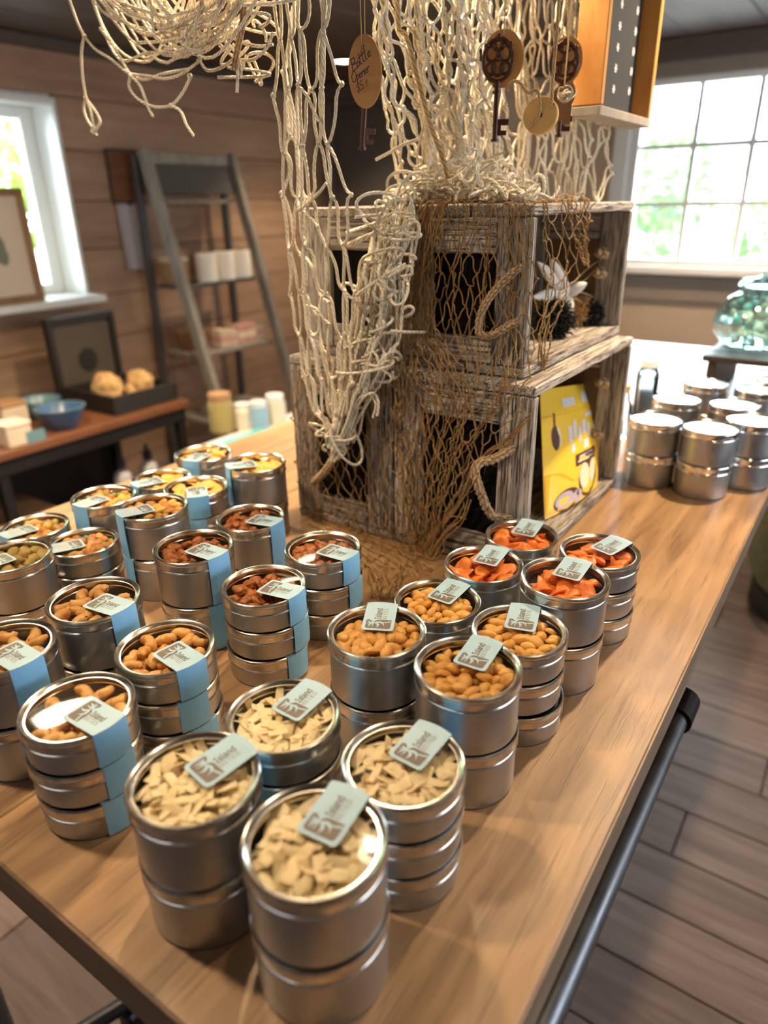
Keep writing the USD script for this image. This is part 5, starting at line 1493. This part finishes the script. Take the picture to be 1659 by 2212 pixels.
t = thing("kraft_box", "tan kraft box left of the candles on the ladder shelf", "box", loc=(-2.83, c[1], 1.0305))
obj("box_body", M().span((-0.05, -0.045, 0), (0.05, 0.045, 0.10), 0.003), "kraft", t)
obj("box_lid", M().span((-0.052, -0.047, 0.1003), (0.052, 0.047, 0.118), 0.003), "soap_cream", t)
for k, (pxx, mt_, hh) in enumerate(((468, "soap_cream", 0.085), (496, "soap_cream", 0.075), (524, "soap_pink", 0.09), (552, "soap_pink", 0.095), (578, "soap_cream", 0.08))):
    c = at(pxx, 740, X=-2.70)
    yy = 2.505 + 0.063 * k
    t = thing("soap_box", f"{'pink' if 'pink' in mt_ else 'cream'} soap box on the ladder's third board, {['first', 'second', 'third', 'fourth', 'fifth'][k]} from the left", "box", "soap boxes on the ladder shelf", loc=(-2.73, yy, 0.7155))
    obj("box_body", M().span((-0.04, -0.03, 0), (0.04, 0.03, hh), 0.003), mt_, t)
    obj("wrapper_band", M().span((-0.0405, -0.0305, hh * 0.3), (0.0405, 0.0305, hh * 0.62)), "cream_print" if "pink" in mt_ else "soap_pink", t)
c = at(405, 745, X=-2.75)
t = thing("brown_basket", "dark brown round basket at the left end of the ladder's third board", "basket", loc=(-2.80, YA + 0.105, 0.7155))
obj("basket_body", M().lathe([(0, 0), (0.06, 0), (0.078, 0.05), (0.082, 0.09), (0.078, 0.092), (0.072, 0.05), (0.055, 0.006), (0, 0.006)], 28), "picture_wood", t, smooth=40)
obj("basket_rim", M().lathe([(0.079, 0.088), (0.084, 0.092), (0.082, 0.099), (0.076, 0.098), (0.075, 0.090), (0.079, 0.088)], 28), "kraft", t, smooth=60)
# dark plaque on the wall behind the ladder
a_, b_ = at(232, 325, X=XW + 0.02), at(312, 435, X=XW + 0.02)
t = thing("wall_plaque", "dark brown wooden plaque on the wall behind the ladder's left leg", "plaque")
obj("plaque_board", M().span((XW + 0.0025, a_[1], b_[2]), (XW + 0.022, b_[1], a_[2]), 0.003), "console_wood", t)
obj("plaque_edge", M().span((XW + 0.0025, a_[1] - 0.008, b_[2] - 0.01), (XW + 0.014, b_[1] + 0.008, a_[2] + 0.01), 0.003), "black_wood", t)
plain("linen_lilac", (0.40, 0.36, 0.38), 0.9)
a_, b_ = at(255, 440, X=XW + 0.03), at(322, 580, X=XW + 0.03)
t = thing("hanging_towel", "pale lilac towel hanging on the wall under the dark plaque", "towel")
w_ = np.linspace(0, 1, 14)[None, :]; h_ = np.linspace(0, 1, 10)[:, None]
Xs = XW + 0.022 + 0.010 * np.sin(w_ * 17 + h_) * (0.3 + h_)
Ys = a_[1] + (b_[1] - a_[1]) * w_ + 0 * h_; Zs = a_[2] + (b_[2] - a_[2]) * h_ + 0 * w_
obj("cloth", sheet_mesh(Xs, Ys, Zs, np.array([0.004, 0, 0])), "linen_lilac", t, smooth=50)
obj("peg", M().tubes([(XW + 0.002, (a_[1] + b_[1]) / 2, a_[2] - 0.004), (XW + 0.03, (a_[1] + b_[1]) / 2, a_[2] - 0.002), (XW + 0.045, (a_[1] + b_[1]) / 2, a_[2] + 0.006)], 0.006, 8), "dark_metal", t)

# console table
CZ = 0.62
cx0, cx1, cy0, cy1 = -2.90, -2.33, 0.25, 1.93
t = thing("console_table", "low reddish brown console table with dark legs under the left window", "table")
for k in range(3):
    w3 = (cx1 - cx0) / 3
    obj("top_plank", M().span((cx0 + w3 * k + 0.001, cy0, CZ - 0.028), (cx0 + w3 * (k + 1) - 0.001, cy1, CZ), 0.002), "console_wood", t)
obj("apron", M().span((cx1 - 0.03, cy0 + 0.02, CZ - 0.085), (cx1 - 0.012, cy1 - 0.02, CZ - 0.029), 0.002), "dark_metal", t)
for xx in (cx0 + 0.03, cx1 - 0.05):
    for yy in (cy0 + 0.03, cy1 - 0.06, (cy0 + cy1) / 2):
        obj("leg", M().span((xx, yy, 0.001), (xx + 0.035, yy + 0.035, CZ - 0.0855 if xx > -2.5 else CZ - 0.029), 0.002), "dark_metal", t)
obj("low_shelf", M().span((cx0 + 0.02, cy0 + 0.02, 0.10), (cx1 - 0.02, cy1 - 0.02, 0.118), 0.002), "black_wood", t)
obj("back_panel", M().span((cx0, cy0, 0.119), (cx0 + 0.012, cy1, CZ - 0.029)), "black_wood", t)
plain("bottle_white", (0.55, 0.56, 0.60), 0.3)
plain("bottle_cap", (0.03, 0.035, 0.06), 0.4)
for k, pxx in enumerate((262, 322)):
    c = at(pxx, 1010, X=-2.45)
    t = thing("pump_bottle", f"white bottle with dark cap under the console table, {['left', 'right'][k]} one", "bottle", "white bottles under the console", loc=(-2.45, c[1], 0.1185))
    obj("bottle_body", M().lathe([(0, 0), (0.036, 0), (0.038, 0.004), (0.038, 0.22), (0.03, 0.245), (0.015, 0.255), (0.015, 0.262), (0, 0.262)], 28), "bottle_white", t, smooth=40)
    obj("cap", M().lathe([(0, 0.2625), (0.019, 0.2625), (0.019, 0.30), (0.008, 0.303), (0.007, 0.33), (0, 0.331)], 20), "bottle_cap", t, smooth=40)
c = at(55, 1060, X=-2.42)
t = thing("cardboard_carton", "brown cardboard carton on the shelf under the console's left end", "box", loc=(-2.58, c[1], 0.1185))
obj("carton_body", M().span((-0.13, -0.12, 0), (0.13, 0.12, 0.2), 0.003), "kraft", t)
obj("carton_flap", M().span((-0.13, -0.12, 0.2005), (0.13, -0.003, 0.204), 0.001), "kraft", t)
obj("carton_flap", M().span((-0.13, 0.003, 0.2005), (0.13, 0.12, 0.204), 0.001), "kraft", t)

# open black case with the sponges
a_, b_ = 1.655, 2.03
a_, b_ = 1.60, 1.915
t = thing("open_case", "open black case with upright lid on the console table's right end", "case", loc=(0, 0, CZ + 0.0005))
obj("tray_floor", M().span((-2.72, a_, 0), (-2.38, b_, 0.012), 0.002), "black_wood", t)
for lo_, hi_ in (((-2.72, a_, 0.0125), (-2.708, b_, 0.075)), ((-2.392, a_, 0.0125), (-2.38, b_, 0.075)), ((-2.7075, a_, 0.0125), (-2.3925, a_ + 0.012, 0.075)), ((-2.7075, b_ - 0.012, 0.0125), (-2.3925, b_, 0.075))):
    obj("tray_side", M().span(lo_, hi_, 0.002), "black_wood", t)
obj("lid_frame", M().span((-2.775, a_, 0.0), (-2.735, a_ + 0.022, 0.345), 0.002).span((-2.775, b_ - 0.022, 0.0), (-2.735, b_, 0.345), 0.002).span((-2.775, a_ + 0.022, 0.322), (-2.735, b_ - 0.022, 0.345), 0.002).span((-2.775, a_ + 0.022, 0.0), (-2.735, b_ - 0.022, 0.022), 0.002), "black_wood", t)
plain("case_lining", (0.085, 0.066, 0.05), 0.8)
ln_ = obj("lining", M().span((-2.772, a_ + 0.0225, 0.0225), (-2.757, b_ - 0.0225, 0.3215)), "case_lining", t)
obj("dark_emblem", M().poly(ellipse(0.045, 0.05), 0.002, np.array([[0, 0, 1, -2.757], [1, 0, 0, (a_ + b_) / 2 + 0.01], [0, 1, 0, 0.155], [0, 0, 0, 1.0]])), "ink", ln_)
mottled("sponge_tan", (0.40, 0.22, 0.075), (0.72, 0.48, 0.22), 60.0, 0.9, 0.8, 0.004)
for k, (yy, sz) in enumerate(((a_ + 0.078, (0.07, 0.052, 0.066)), (b_ - 0.078, (0.066, 0.052, 0.055)), ((a_ + b_) / 2 + 0.002, (0.03, 0.022, 0.036)))):
    v, f = blob(30 + k, sz, 0.22, 2.4, trimesh.creation.icosphere(3))
    v[:, 2] -= v[:, 2].min()
    obj("natural_sponge", (v + [-2.52 + 0.03 * (k == 2), yy, CZ + 0.0135], f), "sponge_tan", smooth=True, label=f"tan natural sponge in the open black case, {['left', 'right', 'small middle'][k]} one", category="sponge", group="sponges in the open case")
# bowls and small goods on the console
plain("bowl_blue", (0.06, 0.13, 0.26), 0.3)
plain("bowl_teal", (0.14, 0.27, 0.30), 0.35)
BOWL = [(0, 0), (0.045, 0.0), (0.048, 0.006), (0.075, 0.04), (0.094, 0.085), (0.0955, 0.088), (0.091, 0.086), (0.07, 0.042), (0.04, 0.011), (0, 0.010)]
for lab_, p_, X_, mt_, sc_ in (("deep blue ceramic bowl on the console table", (130, 885), -2.42, "bowl_blue", 0.92), ("teal ceramic bowl behind the blue one on the console", (85, 868), -2.62, "bowl_teal", 0.85)):
    c = at(*p_, X=X_)
    t = thing("ceramic_bowl", lab_, "bowl", loc=(X_, c[1], CZ + 0.0005))
    obj("bowl_wall", M().lathe(np.array(BOWL) * sc_, 36), mt_, t, smooth=40)
    obj("glaze_rim", M().lathe(np.array([(0.0935, 0.0865), (0.0965, 0.0868), (0.0965, 0.0895), (0.092, 0.0895), (0.0915, 0.0868)]) * sc_, 36), "bowl_teal" if "blue" in mt_ else "bowl_blue", t, smooth=60)
for k, (p_, X_, s_) in enumerate((((14, 872), -2.62, (0.05, 0.05, 0.06)), ((22, 915), -2.40, (0.05, 0.045, 0.05)))):
    c = at(*p_, X=X_)
    t = thing("gift_box", ["cream gift box behind, at the console's left part", "peach gift box at the console's left front edge"][k], "box", loc=(X_, c[1], CZ + 0.0005))
    obj("box_body", M().span((-s_[0], -s_[1], 0), (s_[0], s_[1], s_[2] * 1.3), 0.004), "soap_cream", t)
    obj("box_lid", M().span((-s_[0] - 0.002, -s_[1] - 0.002, s_[2] * 1.3 + 0.0005), (s_[0] + 0.002, s_[1] + 0.002, s_[2] * 1.6), 0.004), "kraft" if k == 0 else "soap_cream", t)
c = at(78, 935, X=-2.345)
t = thing("price_card", "small teal price card at the console table's front edge", "card", loc=(-2.352, c[1], CZ + 0.0005))
obj("card", M().span((0, -0.035, 0), (0.003, 0.035, 0.042)), "bowl_teal", t)
obj("card_foot", M().span((-0.014, -0.02, 0), (-0.0005, 0.02, 0.006), 0.001), "dark_metal", t)

# framed picture on the left window's sill
a_, b_ = at(45, 410, X=-2.945), at(92, 636, X=-2.925)
py1, pz0, pz1 = (a_[1] + b_[1]) / 2, LW["z0"] + 0.0125, at(30, 400, X=-2.95)[2]
py0 = py1 - 0.36
t = thing("framed_picture", "brown wooden framed picture with cream mat on the left window sill", "picture")
up_ = np.array([-0.022, 0, 1.0]); up_ /= np.linalg.norm(up_)
Mx = np.eye(4); Mx[:3, 0] = (0, 1, 0); Mx[:3, 1] = up_; Mx[:3, 2] = np.cross((0, 1, 0), up_); Mx[:3, 3] = (-2.925, py0, pz0 + 0.001)
wd, ht = py1 - py0, pz1 - pz0 - 0.01
fw_ = 0.03
for sh_ in (sg.box(0, 0, wd, fw_), sg.box(0, ht - fw_, wd, ht), sg.box(0, fw_, fw_, ht - fw_), sg.box(wd - fw_, fw_, wd, ht - fw_)):
    Bm = Mx.copy(); Bm[:3, 3] = ap(Mx, (0, 0, -0.009))
    obj("frame_bar", M().poly(sh_, 0.018, Bm), "picture_wood", t)
Bm = Mx.copy(); Bm[:3, 3] = ap(Mx, (0, 0, -0.006))
mt2 = obj("mat_board", M().poly(sg.box(fw_, fw_, wd - fw_, ht - fw_), 0.004, Bm), "soap_cream", t)
plain("picture_green", (0.20, 0.21, 0.15), 0.8)
Bm = Mx.copy(); Bm[:3, 3] = ap(Mx, (0, 0, -0.002))
obj("printed_motif", M().poly(unary_union([ellipse(0.045, 0.06, wd * 0.55, ht * 0.5), ellipse(0.02, 0.035, wd * 0.55 + 0.03, ht * 0.42)]).difference(ellipse(0.018, 0.025, wd * 0.54, ht * 0.52)), 0.0006, Bm), "picture_green", mt2)

# low white stand with jars, basket and teal cloth between console and crates
SZ = 0.56
c0 = at(520, 905, Z=SZ); 
t = thing("white_stand", "low white display stand between the console and the crates", "stand", loc=(-1.75, 1.95, 0))
obj("stand_top", M().span((-0.22, -0.42, SZ - 0.03), (0.30, 0.42, SZ), 0.004), "white_paint", t)
for xx in (-0.18, 0.22):
    for yy in (-0.36, 0.32):
        obj("leg", M().span((xx, yy, 0.001), (xx + 0.04, yy + 0.04, SZ - 0.0305), 0.003), "white_paint", t)
plain("jar_cream", (0.66, 0.60, 0.48), 0.4)
plain("jar_blue", (0.28, 0.45, 0.62), 0.4)
plain("jar_ochre", (0.34, 0.27, 0.10), 0.5)
for k, (pxx, pyy, mt_, lab_, hh, rr_) in enumerate(((482, 930, "jar_ochre", "ochre jar at the white stand's left end", 0.15, 0.05), (528, 925, "jar_cream", "cream jar right of the ochre one on the white stand", 0.10, 0.036), (562, 925, "jar_blue", "pale blue jar in the middle of the white stand", 0.11, 0.036),
                                                    (598, 915, "jar_cream", "cream jar at the white stand's right end beside the crates", 0.12, 0.04))):
    c = at(pxx, pyy, Z=SZ)
    t = thing("lidded_jar", lab_, "jar", "small jars on the white stand", loc=(c[0], c[1], SZ + 0.0005))
    obj("jar_body", M().lathe([(0, 0), (rr_ * 0.94, 0), (rr_, 0.004), (rr_, hh * 0.74), (rr_ * 0.8, hh * 0.82), (0, hh * 0.82)], 28), mt_, t, smooth=40)
    obj("jar_lid", M().lathe([(0, hh * 0.822), (rr_ * 0.86, hh * 0.822), (rr_ * 0.88, hh * 0.84), (rr_ * 0.88, hh), (0, hh * 1.01)], 28), "white_paint" if mt_ != "jar_ochre" else "kraft", t, smooth=40)
c = at(560, 958, Z=SZ)
w_ = np.linspace(-1, 1, 22)[None, :]; h_ = np.linspace(-1, 1, 18)[:, None]
Zs = SZ + 0.014 + 0.007 * np.sin(w_ * 6 + h_ * 2) * np.cos(h_ * 5) + 0 * w_
obj("folded_cloth", sheet_mesh(c[0] + 0.10 * h_ + 0 * w_, c[1] + 0.12 * w_ + 0 * h_, Zs, np.array([0, 0, 0.006])), "teal_cloth", smooth=50, label="folded teal cloth on the front of the white stand", category="cloth")

# ------------------------------------------------------------------ beyond the table's right edge
mottled("olive_weave", (0.11, 0.09, 0.03), (0.20, 0.165, 0.06), 60.0, 0.85, 0.6, 0.003)
t = thing("olive_bin", "olive woven bin on a dark base on the floor beyond the table's right edge", "bin", loc=(0.05, 2.64, 0.0))
obj("bin_base", M().lathe([(0, 0.001), (0.215, 0.001), (0.222, 0.01), (0.222, 0.10), (0.2, 0.104), (0, 0.104)], 40), "black_wood", t, smooth=40)
obj("bin_body", M().lathe([(0, 0.1045), (0.215, 0.1045), (0.245, 0.16), (0.262, 0.26), (0.255, 0.37), (0.238, 0.40), (0.225, 0.398), (0.24, 0.36), (0.246, 0.26), (0.23, 0.17), (0.20, 0.118), (0, 0.114)], 44), "olive_weave", t, smooth=40)
obj("bin_rim", M().lathe([(0.224, 0.396), (0.246, 0.402), (0.248, 0.416), (0.232, 0.422), (0.220, 0.412), (0.224, 0.396)], 44), "kraft", t, smooth=60)
# unseen window frames set around the side and front panel lights, on solid walls
w3 = setting("window_3")
for a, b in (((XR - 0.016, 0.30, 0.72), (XR - 0.001, 0.395, 1.98)), ((XR - 0.016, 2.605, 0.72), (XR - 0.001, 2.70, 1.98)), ((XR - 0.016, 0.395, 1.905), (XR - 0.001, 2.605, 1.98)), ((XR - 0.06, 0.27, 0.70), (XR - 0.001, 2.73, 0.735))):
    obj("casing", M().span(a, b, 0.003), "white_paint", w3)
w4 = setting("window_4")
for a, b in (((-2.50, YF + 0.001, 0.78), (-2.405, YF + 0.016, 1.99)), ((0.005, YF + 0.001, 0.78), (0.10, YF + 0.016, 1.99)), ((-2.405, YF + 0.001, 1.955), (0.005, YF + 0.016, 1.99)), ((-2.53, YF + 0.001, 0.76), (0.13, YF + 0.06, 0.79))):
    obj("casing", M().span(a, b, 0.003), "white_paint", w4)
